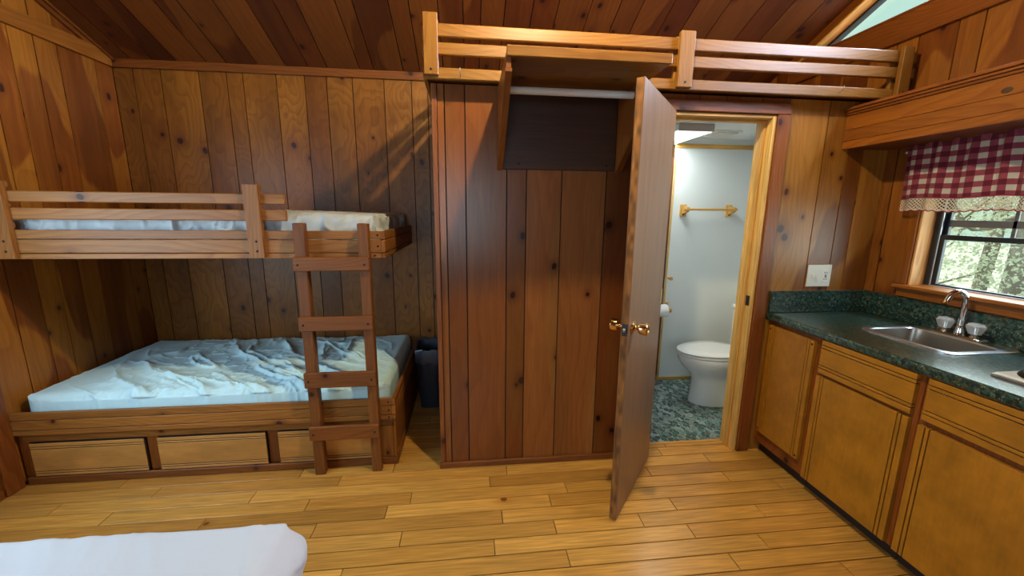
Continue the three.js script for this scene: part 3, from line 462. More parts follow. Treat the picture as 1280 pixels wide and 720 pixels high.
{ // upper bunk
  const b = thing('upper_bunk', 'wooden upper bunk with guard rails and grooved fascia', 'bunk', [-1.44, 1.24, -2.7]);
  const x0 = XL + 0.003, x1 = -0.452, zf = -2.2, zb = ZB + 0.004;
  for (const [a, c] of [[1.245, 1.2715], [1.2755, 1.3425], [1.3465, 1.390]]) { const f = board(b, 'fascia', x0, x1 - 0.02, a, c, zf - 0.02, zf, M.bunk, { c: 0.002 }); part(f, 'screw', SCREW, M.screw, [x1 - 0.036 - (a < 1.25 ? 0.02 : 0), (a + c) / 2, zf + 0.0005]); board(b, 'side_fascia', x1 - 0.02, x1, a, c, zb, zf, M.bunk, { c: 0.002 }); }
  board(b, 'bunk_deck', x0, x1 - 0.021, 1.30, 1.318, zb, zf - 0.021, M.bunk); board(b, 'ledger', x0, x1 - 0.021, 1.262, 1.2995, zb, zb + 0.03, M.trim);
  for (const [a, c] of [[1.525, 1.578], [1.441, 1.497]]) board(b, 'guard_rail', x0, -0.945, a, c, zf - 0.02, zf - 0.001, M.bunk, { c: 0.004 });
  for (const [a, c] of [[-2.290, -2.214], [-1.134, -1.062]]) {
    // side profile: straight front, stepped and rounded rear edge
    const s = new THREE.Shape(); s.moveTo(zf + 0.022, 1.25); s.lineTo(zf + 0.022, 1.622); s.lineTo(zf - 0.012, 1.622); s.quadraticCurveTo(zf - 0.02, 1.612, zf - 0.014, 1.598); s.lineTo(zf - 0.001, 1.588); s.lineTo(zf - 0.0005, 1.52); s.quadraticCurveTo(zf - 0.016, 1.512, zf - 0.010, 1.504); s.lineTo(zf - 0.0005, 1.50); s.lineTo(zf - 0.0005, 1.436); s.quadraticCurveTo(zf - 0.014, 1.42, zf - 0.008, 1.40); s.lineTo(zf + 0.0005, 1.392); s.lineTo(zf + 0.0005, 1.25); s.closePath();
    const g = new THREE.ExtrudeGeometry(s, { depth: c - a, bevelEnabled: false }); g.rotateY(-Math.PI / 2); g.translate(c, 0, 0);
    const p = part(b, 'post', uvOf(g, 1, 2), pick(M.bunk), [0, 0, 0]); for (const y of [1.285, 1.335]) part(p, 'screw', SCREW, M.screw, [(a + c) / 2 + 0.004, y, zf + 0.0225]);
  }
}
// fitted-sheet mattress: planar grid bent over the edges, wrinkled along its normal
function sheetGeo(W, D, H, r, nx, nz, fold, puff = 0.01) {
  const bend = (s, L) => { const h = L / 2, a = Math.abs(s), e = h - r, q = r * Math.PI / 2; let p, d, n; if (a <= e) { p = a; d = 0; n = 0; } else if (a <= e + q) { const t = (a - e) / r; p = e + r * Math.sin(t); d = r * (1 - Math.cos(t)); n = t; } else { p = h; d = r + (a - e - q); n = Math.PI / 2; } return [Math.sign(s) * p, d, n * Math.sign(s)]; };
  const SW = W / 2 - r + r * Math.PI / 2 + (H - r), SD = D / 2 - r + r * Math.PI / 2 + (H - r); const P = [], UV = [], I = [];
  for (let j = 0; j <= nz; j++) for (let i = 0; i <= nx; i++) {
    const s = (i / nx * 2 - 1) * SW, t = (j / nz * 2 - 1) * SD; const [x, dx, ax] = bend(s, W), [z, dz, az] = bend(t, D); const d = Math.min(H, Math.max(dx, dz) + 0.0 * Math.min(dx, dz));
    let nxv = Math.sin(ax), nzv = Math.sin(az), nyv = Math.cos(ax) * Math.cos(az); const l = Math.hypot(nxv, nyv, nzv) || 1; nxv /= l; nyv /= l; nzv /= l;
    // soften plan corners
    let px = x, pz = z; const cr = r * 1.6, ex = Math.abs(x) - (W / 2 - cr), ez = Math.abs(z) - (D / 2 - cr); if (ex > 0 && ez > 0) { const m = Math.hypot(ex, ez); if (m > cr) { px = Math.sign(x) * (W / 2 - cr + ex / m * cr); pz = Math.sign(z) * (D / 2 - cr + ez / m * cr); } }
    const k = fold(px, pz, s, t, d) + puff * (1 - Math.pow(2 * px / W, 4)) * (1 - Math.pow(2 * pz / D, 4)) * (d < r ? 1 : 0);
    P.push(px + nxv * k, H - d + nyv * k, pz + nzv * k); UV.push(s / 0.25, t / 0.25);
  }
  for (let j = 0; j < nz; j++) for (let i = 0; i < nx; i++) { const a = j * (nx + 1) + i, b = a + 1, c = a + nx + 1, d = c + 1; I.push(a, c, b, b, c, d); }
  const g = new THREE.BufferGeometry(); g.setAttribute('position', new THREE.Float32BufferAttribute(P, 3)); g.setAttribute('uv', new THREE.Float32BufferAttribute(UV, 2)); g.setIndex(I); g.computeVertexNormals(); return g;
}
const N2 = (x, y, s) => fbm(x, y, 1 << 20, 1 << 20, s, 3) - 0.5;
const ridge = (v, p) => Math.pow(clamp(1 - Math.abs(v)), p);
function mattress(name, label, x0, x1, y0, y1, z0, z1, r, m, fold, puff, nx = 260, nz = 160, group) {
  const g = thing(name, label, 'mattress', [(x0 + x1) / 2, y0, (z0 + z1) / 2], group);
  const o = part(g, 'fitted_sheet', sheetGeo(x1 - x0, z1 - z0, y1 - y0, r, nx, nz, fold, puff), m, [(x0 + x1) / 2, y0, (z0 + z1) / 2]);
  part(g, 'mattress_core', cbox(x1 - x0 - 0.07, y1 - y0 - 0.05, z1 - z0 - 0.07, 0.03), M.sheetCream, [(x0 + x1) / 2, (y0 + y1) / 2 - 0.022, (z0 + z1) / 2]); return g;
}
mattress('lower_mattress', 'lower bunk mattress in a rumpled pale blue-white fitted sheet', -2.40, -0.482, 0.357, 0.505, -3.205, -2.230, 0.045, M.sheet, (x, z, s, t, d) => {
  const on = sstep(-0.92, -0.45, x) * (1 - sstep(0.55, 0.95, x)); const amp = 0.25 + 0.9 * on;
  // long folds that run from front left to back right, curling near the front
  const cx = x + 0.25 * Math.sin(z * 3.2 + 1) + 0.10 * N2(x * 3, z * 3, 5), a = cx * 0.80 + z * 0.62, b = -cx * 0.62 + z * 0.80;
  let h = 0; const fade = 0.30 + 0.70 * sstep(-0.48, -0.15, z); h += 0.024 * fade * ridge(3.6 * N2(a * 1.1 + 3, b * 5.6, 61), 5); h += 0.016 * fade * ridge(4.4 * N2(a * 1.8, b * 10.0 + 4, 67), 5); h += 0.006 * ridge(4 * N2(x * 10, z * 10, 71), 4); h += 0.006 * sstep(0.1, 0.45, z) * ridge(4 * N2(x * 16 + z * 6, z * 7, 73), 3);
  const side = d > 0.03 ? 0.3 : 1; return (h * amp - 0.012 * amp) * side + 0.003 * N2(x * 14, z * 14, 77) + (d > 0.02 ? 0.004 * N2(s * 16, t * 16, 79) : 0);
}, 0.018, 420, 260);
mattress('upper_mattress', 'upper bunk mattress in a creased off-white fitted sheet behind guard rails', -2.420, -0.498, 1.32, 1.478, -3.205, -2.252, 0.05, M.sheetCream, (x, z, s, t, d) => {
  const e = d > 0.012 ? 1 : 0.35; let h = 0.024 * ridge(3.6 * N2(s * 5 + t * 1.5, t * 3.2 - s * 2, 161), 4) + 0.012 * ridge(4 * N2(s * 11, t * 8, 165), 3); return (h - 0.007) * e + 0.004 * N2(s * 6, t * 6, 170);
}, 0.012, 300, 160);
// ladder
{
  const l = thing('bunk_ladder', 'dark wooden ladder with four rungs leaning on the bunks', 'ladder', [-0.71, 0, -2.15]);
  for (const [a, c] of [[-0.893, -0.836], [-0.575, -0.521]]) board(l, 'stringer', a, c, 0, 1.432, -2.176, -2.132, M.ladder, { c: 0.004 });
  for (const [a, c] of [[1.187, 1.260], [0.864, 0.942], [0.541, 0.629], [0.226, 0.310]]) { const r = board(l, 'rung', -0.899, -0.518, a, c, -2.1315, -2.112, M.ladder, { c: 0.004 }); for (const x of [-0.876, -0.544]) part(r, 'screw', SCREW, M.screw, [x, (a + c) / 2 - 0.004, -2.1115]); }
}
// waste bin between bed and closet
{
  const b = thing('waste_bin', 'dark plastic waste bin with a bag liner between bed and closet', 'bin', [-0.308, 0, -2.99]);
  const rr = (w, d, y, n = 32) => { const o = []; for (let i = 0; i < n; i++) { const t = i / n * Math.PI * 2, c = Math.cos(t), s = Math.sin(t), k = Math.pow(Math.pow(Math.abs(c), 6) + Math.pow(Math.abs(s), 6), -1 / 6); o.push([c * k * w / 2, y, s * k * d / 2]); } return o; };
  part(b, 'bin_body', loft([rr(0.16, 0.22, 0.001), rr(0.165, 0.225, 0.02), rr(0.205, 0.29, 0.46), rr(0.214, 0.30, 0.462), rr(0.214, 0.30, 0.475), rr(0.200, 0.285, 0.475), rr(0.155, 0.21, 0.03)], true, true), M.binPlastic, [-0.308, 0, -2.99]);
  const q = (w, d, y, s) => rr(w, d, y).map((p, i) => [p[0] + 0.003 * Math.sin(i * 2.3 + s), p[1] + 0.008 * Math.sin(i * 1.7 + s), p[2] + 0.003 * Math.cos(i * 3.1)]);
  part(b, 'bag_liner', loft([q(0.215, 0.305, 0.375, 1), q(0.220, 0.312, 0.42, 2), q(0.224, 0.318, 0.476, 3), q(0.219, 0.31, 0.485, 3), q(0.195, 0.28, 0.478, 4), q(0.18, 0.26, 0.36, 5)], false, false), M.binBag, [-0.308, 0, -2.99], 'glossy bag folded over the rim');
}
// ───────────────────────── closet shelf ─────────────────────────
{
  const s = thing('closet_shelf', 'wall-hung wooden closet shelf with triangular side brackets and white rod', 'shelf', [0.49, 1.9, ZC]);
  const x0 = 0.154, x1 = 0.829, zf = -1.667;
  board(s, 'shelf_board', x0, x1, 2.093, 2.112, ZC + 0.001, zf, M.rail); board(s, 'front_edge', x0, x1, 2.090, 2.130, zf, zf + 0.012, M.rail);
  const hyp = z => 1.712 + (z - ZC - 0.035) / (zf - ZC - 0.035) * 0.34;
  for (const [a, ze] of [[x0, zf], [x1 - 0.045, -1.875]]) part(s, 'bracket', prism([[ZC + 0.001, 1.712], [ZC + 0.035, 1.712], [ze, hyp(ze)], [ze, 2.0925], [ZC + 0.001, 2.0925]], a, a + 0.019, zyPlane, 1), M.trim[0], [0, 0, 0]);
  for (const [a, ze] of [[x0, zf], [x1 - 0.045, -1.875]]) part(s, 'bracket_edge', prism([[ZC + 0.0355, 1.711], [ZC + 0.052, 1.711], [ze, hyp(ze) - 0.014], [ze, hyp(ze) - 0.0008]], a - 0.004, a + 0.023, zyPlane, 1), M.trim[1], [0, 0, 0]);
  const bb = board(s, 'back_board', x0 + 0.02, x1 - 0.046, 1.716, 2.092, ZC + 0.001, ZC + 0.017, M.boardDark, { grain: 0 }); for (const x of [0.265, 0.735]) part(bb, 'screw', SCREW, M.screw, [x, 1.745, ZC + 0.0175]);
  part(s, 'hanging_rod', cyl(0.0165, 0.0165, x1 - 0.045 - x0 - 0.02, 20).rotateZ(Math.PI / 2), M.plastic, [(x0 + 0.019 + x1 - 0.045) / 2, 2.045, -1.93], 'white plastic rod'); part(s, 'rod_socket', cyl(0.025, 0.025, 0.012, 20).rotateZ(Math.PI / 2), M.plastic, [x0 + 0.026, 2.045, -1.93]);
}
// ───────────────────────── loft railing ─────────────────────────
{
  const r = thing('loft_railing', 'pine guard railing of posts and rails along the loft edge', 'railing', [1.1, 2.12, -2.06]);
  for (const [a, b, n] of [[2.300, 2.357, 0], [2.222, 2.276, 0], [2.116, 2.167, 1]]) {
    board(r, 'rail', -0.195, 1.05, a, b, -2.0745, -2.052, M.rail, { c: 0.004 }); board(r, 'rail', 1.0505, 2.40, a, b, -2.0745, -2.052, M.rail, { c: 0.004 });
    board(r, 'side_rail', -0.208, -0.186, a, b, ZB + 0.004, -2.076, M.rail, { c: 0.004 });
  }
  for (const [a, b, y0, y1] of [[-0.199, -0.132, 2.126, 2.391], [1.049, 1.126, 2.121, 2.380], [2.287, 2.349, 2.121, 2.370]]) { const p = board(r, 'post', a, b, y0, y1, -2.0515, -2.026, M.rail, { grain: 1, c: 0.003 }); part(p, 'screw', SCREW, M.screw, [(a + b) / 2, y0 + 0.024, -2.0255]); board(r, 'post', a, b, y0, y1 - 0.01, -2.10, -2.075, M.rail, { grain: 1, c: 0.003 }); }
  for (const [x, y] of [[-0.03, 2.13], [1.96, 2.135]]) part(r, 'hook_nail', tube([[x, y, -2.053], [x, y + 0.002, -2.03], [x - 0.002, y + 0.012, -2.018], [x - 0.002, y + 0.028, -2.016]], 0.0018, 12, 6), M.steel, [0, 0, 0]);
}
// ───────────────────────── bathroom things ─────────────────────────
{ // toilet, facing left
  const cx = 1.95, cz = -2.80; const t = thing('toilet', 'white porcelain toilet with closed lid in the bathroom', 'toilet', [cx, 0, cz]);
  const egg = (front, back, hw, y, n = 40) => { const o = []; for (let i = 0; i < n; i++) { const a = i / n * Math.PI * 2, c = Math.cos(a), s = Math.sin(a); o.push([c < 0 ? c * front : c * back, y, s * hw * (c < 0 ? Math.pow(1 - c * c * 0.0, 1) : 1)]); } return o; };
  part(t, 'bowl', loft([egg(0.185, 0.30, 0.118, 0.001), egg(0.183, 0.30, 0.115, 0.03), egg(0.175, 0.30, 0.110, 0.12), egg(0.175, 0.29, 0.112, 0.20), egg(0.20, 0.27, 0.128, 0.25), egg(0.265, 0.25, 0.163, 0.31), egg(0.298, 0.24, 0.180, 0.36), egg(0.306, 0.24, 0.185, 0.395), egg(0.300, 0.24, 0.182, 0.402)]), M.porcelain, [cx, 0.001, cz]);
  part(t, 'seat', loft([egg(0.306, 0.20, 0.184, 0.405), egg(0.313, 0.205, 0.190, 0.411), egg(0.313, 0.205, 0.190, 0.419), egg(0.306, 0.20, 0.185, 0.424)]), M.porcelain, [cx, 0.001, cz]);
  part(t, 'lid', loft([egg(0.306, 0.20, 0.184, 0.427), egg(0.315, 0.206, 0.192, 0.432), egg(0.315, 0.206, 0.192, 0.440), egg(0.300, 0.198, 0.182, 0.448), egg(0.2, 0.13, 0.12, 0.452)]), M.porcelain, [cx, 0.001, cz]);
  part(t, 'tank', cbox(0.19, 0.33, 0.42, 0.02), M.porcelain, [2.30, 0.56, cz]); part(t, 'tank_lid', cbox(0.205, 0.03, 0.44, 0.01), M.porcelain, [2.298, 0.74, cz]); part(t, 'flush_lever', cbox(0.012, 0.012, 0.07, 0.004), M.chrome, [2.195, 0.67, cz + 0.14]);
}
{ // towel bar
  const b = thing('towel_bar', 'yellow wooden towel bar on the white bathroom wall', 'towel bar', [2.0, 1.53, -3.22]);
  for (const x of [1.802, 2.215]) { const p = board(b, 'bracket_plate', x - 0.028, x + 0.028, 1.475, 1.575, -3.2195, -3.205, M.jamb[1], { grain: 1, c: 0.006 }); part(b, 'bracket_arm', prism([[-3.205, 1.495], [-3.14, 1.515], [-3.128, 1.530], [-3.128, 1.55], [-3.15, 1.555], [-3.205, 1.565]], x - 0.012, x + 0.012, zyPlane, 1), M.jamb[1], [0, 0, 0]); for (const y of [1.49, 1.562]) part(p, 'screw', SCREW, M.screw, [x, y, -3.2045]); }
  part(b, 'bar', cyl(0.0095, 0.0095, 0.47, 14).rotateZ(Math.PI / 2), M.jamb[1], [2.008, 1.535, -3.145]);
}
{ // paper holder on the wall return
  const b = thing('paper_holder', 'small wooden toilet paper holder at the white wall corner', 'holder', [1.727, 0.69, -3.22]);
  board(b, 'bracket_plate', 1.712, 1.742, 0.640, 0.735, -3.2195, -3.206, M.jamb[1], { grain: 1, c: 0.005 });
  board(b, 'bracket_arm', 1.716, 1.738, 0.658, 0.694, -3.206, -3.125, M.jamb[1], { c: 0.008 });
  part(b, 'spindle', cyl(0.009, 0.009, 0.15, 12).rotateZ(Math.PI / 2), M.jamb[1], [1.640, 0.676, -3.145]);
  const r = thing('paper_roll', 'white toilet paper roll on the wooden holder', 'paper roll', [1.640, 0.676, -3.145]);
  part(r, 'roll', new THREE.LatheGeometry([[0.02, -0.052], [0.052, -0.052], [0.054, -0.05], [0.054, 0.05], [0.052, 0.052], [0.02, 0.052], [0.02, -0.052]].map(p => new THREE.Vector2(...p)), 28).rotateZ(Math.PI / 2), M.paper, [1.640, 0.676, -3.145]);
  const k = single('wall_peg', merge([cyl(0.008, 0.008, 0.05, 12).rotateX(Math.PI / 2).translate(0, 0, 0.025), cyl(0.015, 0.015, 0.012, 14).rotateX(Math.PI / 2).translate(0, 0, 0.055)]), M.jamb[1], [1.722, 0.95, -3.2195], 'little wooden peg above the toilet paper holder', 'peg');
}
{ // ceiling light and vent
  const f = thing('bathroom_light', 'long fluorescent ceiling light in the bathroom', 'light', [1.572, 2.06, -3.2]);
  board(f, 'light_housing', 1.445, 1.699, 2.064, 2.1075, -3.82, -2.725, M.plastic); board(f, 'end_cap', 1.443, 1.701, 2.058, 2.1075, -2.7245, -2.712, M.greyPaint); part(f, 'light_diffuser', boxAt(1.45, 1.694, 2.056, 2.0635, -3.82, -2.726, 0.002), M.diffuser, [0, 0, 0]);
  const l = new THREE.RectAreaLight(new THREE.Color().setRGB(0.92, 1.0, 0.97), 23, 0.24, 1.08); l.position.set(1.572, 2.054, -3.27); l.lookAt(1.572, 0, -3.2701); scene.add(l);
  const v = thing('ceiling_vent', 'white square exhaust vent on the bathroom ceiling', 'vent', [1.93, 2.1, -2.98]);
  board(v, 'vent_frame', 1.83, 2.03, 2.098, 2.1075, -3.08, -2.88, M.plastic); for (let i = 0; i < 7; i++) board(v, 'vent_slat', 1.85, 2.01, 2.089, 2.0975, -3.065 + i * 0.025, -3.055 + i * 0.025, M.plastic, { c: 0.001 });
}
// ───────────────────────── kitchen ─────────────────────────
const FX = 1.815, DXF = 1.793; // face-frame plane and door plane
function cabinet(label, z0, z1, fronts) {
  const c = thing('base_cabinet', label, 'cabinet', [2.1, 0, (z0 + z1) / 2], 'base cabinets under the green worktop');
  for (const z of [z0 + 0.001, z1 - 0.017]) board(c, 'side_panel', FX + 0.019, XR - 0.003, 0.09, 0.872, z, z + 0.016, M.cabFrame, { grain: 1 }); board(c, 'bottom_panel', FX + 0.019, XR - 0.003, 0.09, 0.106, z0 + 0.018, z1 - 0.018, M.cabFrame); board(c, 'back_panel', XR - 0.012, XR - 0.003, 0.107, 0.872, z0 + 0.018, z1 - 0.018, M.cabFrame); board(c, 'face_frame', FX, FX + 0.0185, 0.075, 0.8725, z0 + 0.001, z1 - 0.001, M.cabFrame, { grain: 1 }); board(c, 'toe_kick', FX + 0.045, FX + 0.06, 0, 0.0895, z0 + 0.001, z1 - 0.001, M.groove, { grain: 2 });
  for (const [name, a, b, y0, y1, vertical, screws] of fronts) {
    const g = [], X0 = DXF, X1 = FX - 0.0008; const band = vertical ? [a, b] : [y0, y1], e = 0.024, k = 0.012, gp = 0.0042;
    const cuts = [[band[0], band[0] + e], [band[0] + e + gp, band[0] + e + k + gp], [band[0] + e + k + 2 * gp, band[1] - e - k - 2 * gp], [band[1] - e - k - gp, band[1] - e - gp], [band[1] - e, band[1]]];
    for (const [p, q] of cuts) g.push(vertical ? boxAt(X0, X1, y0, y1, p, q, 0.001, 1, { tu: 1, tv: 1 }) : boxAt(X0, X1, p, q, a, b, 0.001, 2, { tu: 1, tv: 1 }));
    const d = part(c, name, merge(g), M.cab, [0, 0, 0]); part(d, 'groove_backing', boxAt(X0 + 0.008, X1 - 0.001, y0 + 0.003, y1 - 0.003, a + 0.003, b - 0.003, 0, 1), M.groove, [0, 0, 0], 'dark stained grooves');
    if (screws) for (const z of [a + 0.012, b - 0.012]) for (const y of [y0 + 0.02, y1 - 0.02]) part(d, 'screw', SCREW.clone().rotateY(Math.PI / 2), M.screw, [X0 - 0.001, y, z]);
  }
  return c;
}
cabinet('narrow base cabinet with one screwed-on grooved panel beside the bathroom door', ZC + 0.002, -1.769, [['door', -2.102, -1.788, 0.158, 0.846, true, true]]);
cabinet('sink base cabinet with a grooved drawer front over one door', -1.769, -1.289, [['drawer_front', -1.745, -1.308, 0.694, 0.868, false], ['door', -1.748, -1.308, 0.088, 0.677, true]]);
cabinet('base cabinet below the cooktop with a wide grooved drawer front', -1.289, -0.55, [['drawer_front', -1.266, -0.60, 0.694, 0.868, false], ['door', -1.272, -0.60, 0.085, 0.668, true]]);
{ // worktop with sink cut-out
  const w = thing('worktop', 'dark green speckled laminate worktop with backsplashes', 'worktop', [2.1, 0.875, -1.4]);
  const x0 = 1.786, x1 = XR - 0.003, z0 = ZC + 0.002, z1 = -0.5, y0 = 0.8735, y1 = 0.915, sx0 = 2.045, sx1 = 2.365, sz0 = -1.76, sz1 = -1.39;
  const o = { ou: 0, ov: 0, tu: 0.3, tv: 0.3 };
  const g = [boxAt(x0 + 0.012, sx0, y0, y1, z0, z1, 0, 2, o), boxAt(sx1, x1, y0, y1, z0, z1, 0, 2, o), boxAt(sx0, sx1, y0, y1, z0, sz0, 0, 2, o), boxAt(sx0, sx1, y0, y1, sz1, z1, 0, 2, o)];
  const nose = [[x0 + 0.012, y0], [x0 + 0.004, y0], [x0, y0 + 0.006], [x0, y1 - 0.012], [x0 + 0.0035, y1 - 0.0035], [x0 + 0.012, y1]];
  g.push(prism(nose, z0, z1, (a, b, c) => [a, b, c], 2, 0, 0, 0.3, 0.3)); part(w, 'worktop_slab', merge(g), M.laminate, [0, 0, 0]);
  part(w, 'end_splash', boxAt(x0 + 0.004, x1 - 0.02, y1 + 0.0003, 1.048, z0, z0 + 0.02, 0.004, 0, o), M.laminate, [0, 0, 0]); part(w, 'back_splash', boxAt(x1 - 0.02, x1, y1 + 0.0003, 1.048, z0, z1, 0.004, 2, o), M.laminate, [0, 0, 0]);
}
{ // sink
  const s = thing('kitchen_sink', 'stainless steel drop-in sink in the green worktop', 'sink', [2.2, 0.9, -1.575]);
  const cx = 2.205, cz = -1.575; const rr = (hx, hz, rad, y, n = 48) => { const o = []; for (let i = 0; i < n; i++) { const t = (i + 0.5) / n * Math.PI * 2, c = Math.cos(t), q = Math.sin(t); const k = Math.pow(Math.pow(Math.abs(c), rad) + Math.pow(Math.abs(q), rad), -1 / rad); o.push([c * k * hx, y, q * k * hz]); } return o; };
  const shift = (r, dx) => r.map(p => [p[0] + dx, p[1], p[2]]);
  part(s, 'rim', loft([rr(0.190, 0.205, 14, 0.9155), rr(0.190, 0.205, 14, 0.919), rr(0.186, 0.201, 14, 0.922), shift(rr(0.142, 0.182, 8, 0.922), -0.028), shift(rr(0.138, 0.178, 8, 0.917), -0.028)], false, false), M.steelRim, [cx, 0, cz]);
  part(s, 'basin', loft([shift(rr(0.138, 0.178, 8, 0.917), -0.028), shift(rr(0.134, 0.172, 7, 0.87), -0.028), shift(rr(0.128, 0.165, 6, 0.80), -0.028), shift(rr(0.105, 0.14, 5, 0.775), -0.028), shift(rr(0.03, 0.03, 2, 0.772), -0.028)], false, true), M.steel, [cx, 0, cz]);
  part(s, 'drain', cyl(0.028, 0.028, 0.006, 20), M.chrome, [cx - 0.028, 0.776, cz]);
}
{ // faucet
  const fx = 2.345, fz = -1.581; const f = thing('kitchen_faucet', 'chrome gooseneck faucet with two clear crystal handles', 'faucet', [fx, 0.922, fz]);
  part(f, 'base_plate', cbox(0.05, 0.014, 0.20, 0.006), M.chrome, [fx, 0.9295, fz]);
  part(f, 'spout', tube([[fx, 0.937, fz], [fx, 1.02, fz], [fx, 1.10, fz], [fx - 0.008, 1.128, fz - 0.004], [fx - 0.03, 1.143, fz - 0.012], [fx - 0.055, 1.132, fz - 0.02], [fx - 0.072, 1.095, fz - 0.026]], 0.0125, 40, 14), M.chrome, [0, 0, 0]);
  part(f, 'spout_collar', new THREE.LatheGeometry([[0.0, 0], [0.02, 0], [0.019, 0.012], [0.014, 0.03], [0.0125, 0.045], [0, 0.045]].map(p => new THREE.Vector2(...p)), 20), M.chrome, [fx, 0.936, fz]);
  part(f, 'aerator', cyl(0.0125, 0.0125, 0.022, 16).rotateZ(-0.45), M.brass, [fx - 0.0735, 1.092, fz - 0.0265], 'brassy spout tip');
  for (const s of [-1, 1]) {
    const st = part(f, 'handle_stem', new THREE.LatheGeometry([[0, 0], [0.02, 0], [0.018, 0.006], [0.009, 0.012], [0.009, 0.02], [0, 0.02]].map(p => new THREE.Vector2(...p)), 16), M.chrome, [fx, 0.936, fz + s * 0.060]);
    const kg = toCreasedNormals(new THREE.LatheGeometry([[0, 0], [0.022, 0], [0.034, 0.030], [0.0345, 0.040], [0.026, 0.050], [0, 0.054]].map(p => new THREE.Vector2(...p)), 8), 0.2);
    part(st, 'crystal_handle', kg, M.crystal, [fx, 0.955, fz + s * 0.060], 'clear faceted handle'); part(st, 'handle_screw', cyl(0.005, 0.005, 0.03, 10), M.chrome, [fx, 0.972, fz + s * 0.060]);
  }
}
{ // cooktop corner at the right edge
  const c = thing('cooktop', 'white enamel cooktop with a black burner at the frame edge', 'cooktop', [2.13, 0.915, -0.9]);
  part(c, 'cooktop_plate', boxAt(1.925, 2.36, 0.9155, 0.932, -1.172, -0.65, 0.006), M.enamel, [0, 0, 0]); part(c, 'cooktop_rim', merge([boxAt(1.921, 1.9245, 0.9155, 0.925, -1.176, -0.646, 0.001), boxAt(1.9248, 2.36, 0.9155, 0.925, -1.176, -1.1725, 0.001)]), M.steelRim, [0, 0, 0]);
  for (const [x, z] of [[2.035, -1.06], [2.035, -0.79]]) part(c, 'burner_cover', new THREE.LatheGeometry([[0, 0.036], [0.05, 0.034], [0.085, 0.022], [0.1, 0.004], [0.1, 0], [0, 0]].map(p => new THREE.Vector2(...p)), 32), M.black, [x, 0.9322, z], 'domed black burner cover');
}
{ // outlet plate
  const p = thing('outlet_plate', 'white double outlet plate above the worktop end', 'outlet', [2.096, 1.136, ZC]);
  board(p, 'cover_plate', 2.018, 2.174, 1.071, 1.203, ZC + 0.0005, ZC + 0.007, M.plastic, { c: 0.002 });
  part(p, 'switch_toggle', cbox(0.01, 0.022, 0.014, 0.002), M.plastic, [2.058, 1.134, ZC + 0.012]); board(p, 'outlet_face', 2.118, 2.152, 1.100, 1.172, ZC + 0.0071, ZC + 0.010, M.paper, { c: 0.001 });
  for (const y of [1.117, 1.155]) for (const x of [2.128, 2.142]) part(p, 'slot', cbox(0.003, 0.010, 0.001, 0), M.black, [x, y, ZC + 0.0105]);
  part(p, 'test_button', cbox(0.012, 0.006, 0.003, 0.001), M.black, [2.135, 1.131, ZC + 0.0112]); part(p, 'reset_button', cbox(0.012, 0.006, 0.003, 0.001), M.burgundy, [2.135, 1.140, ZC + 0.0112], 'red reset button');
}
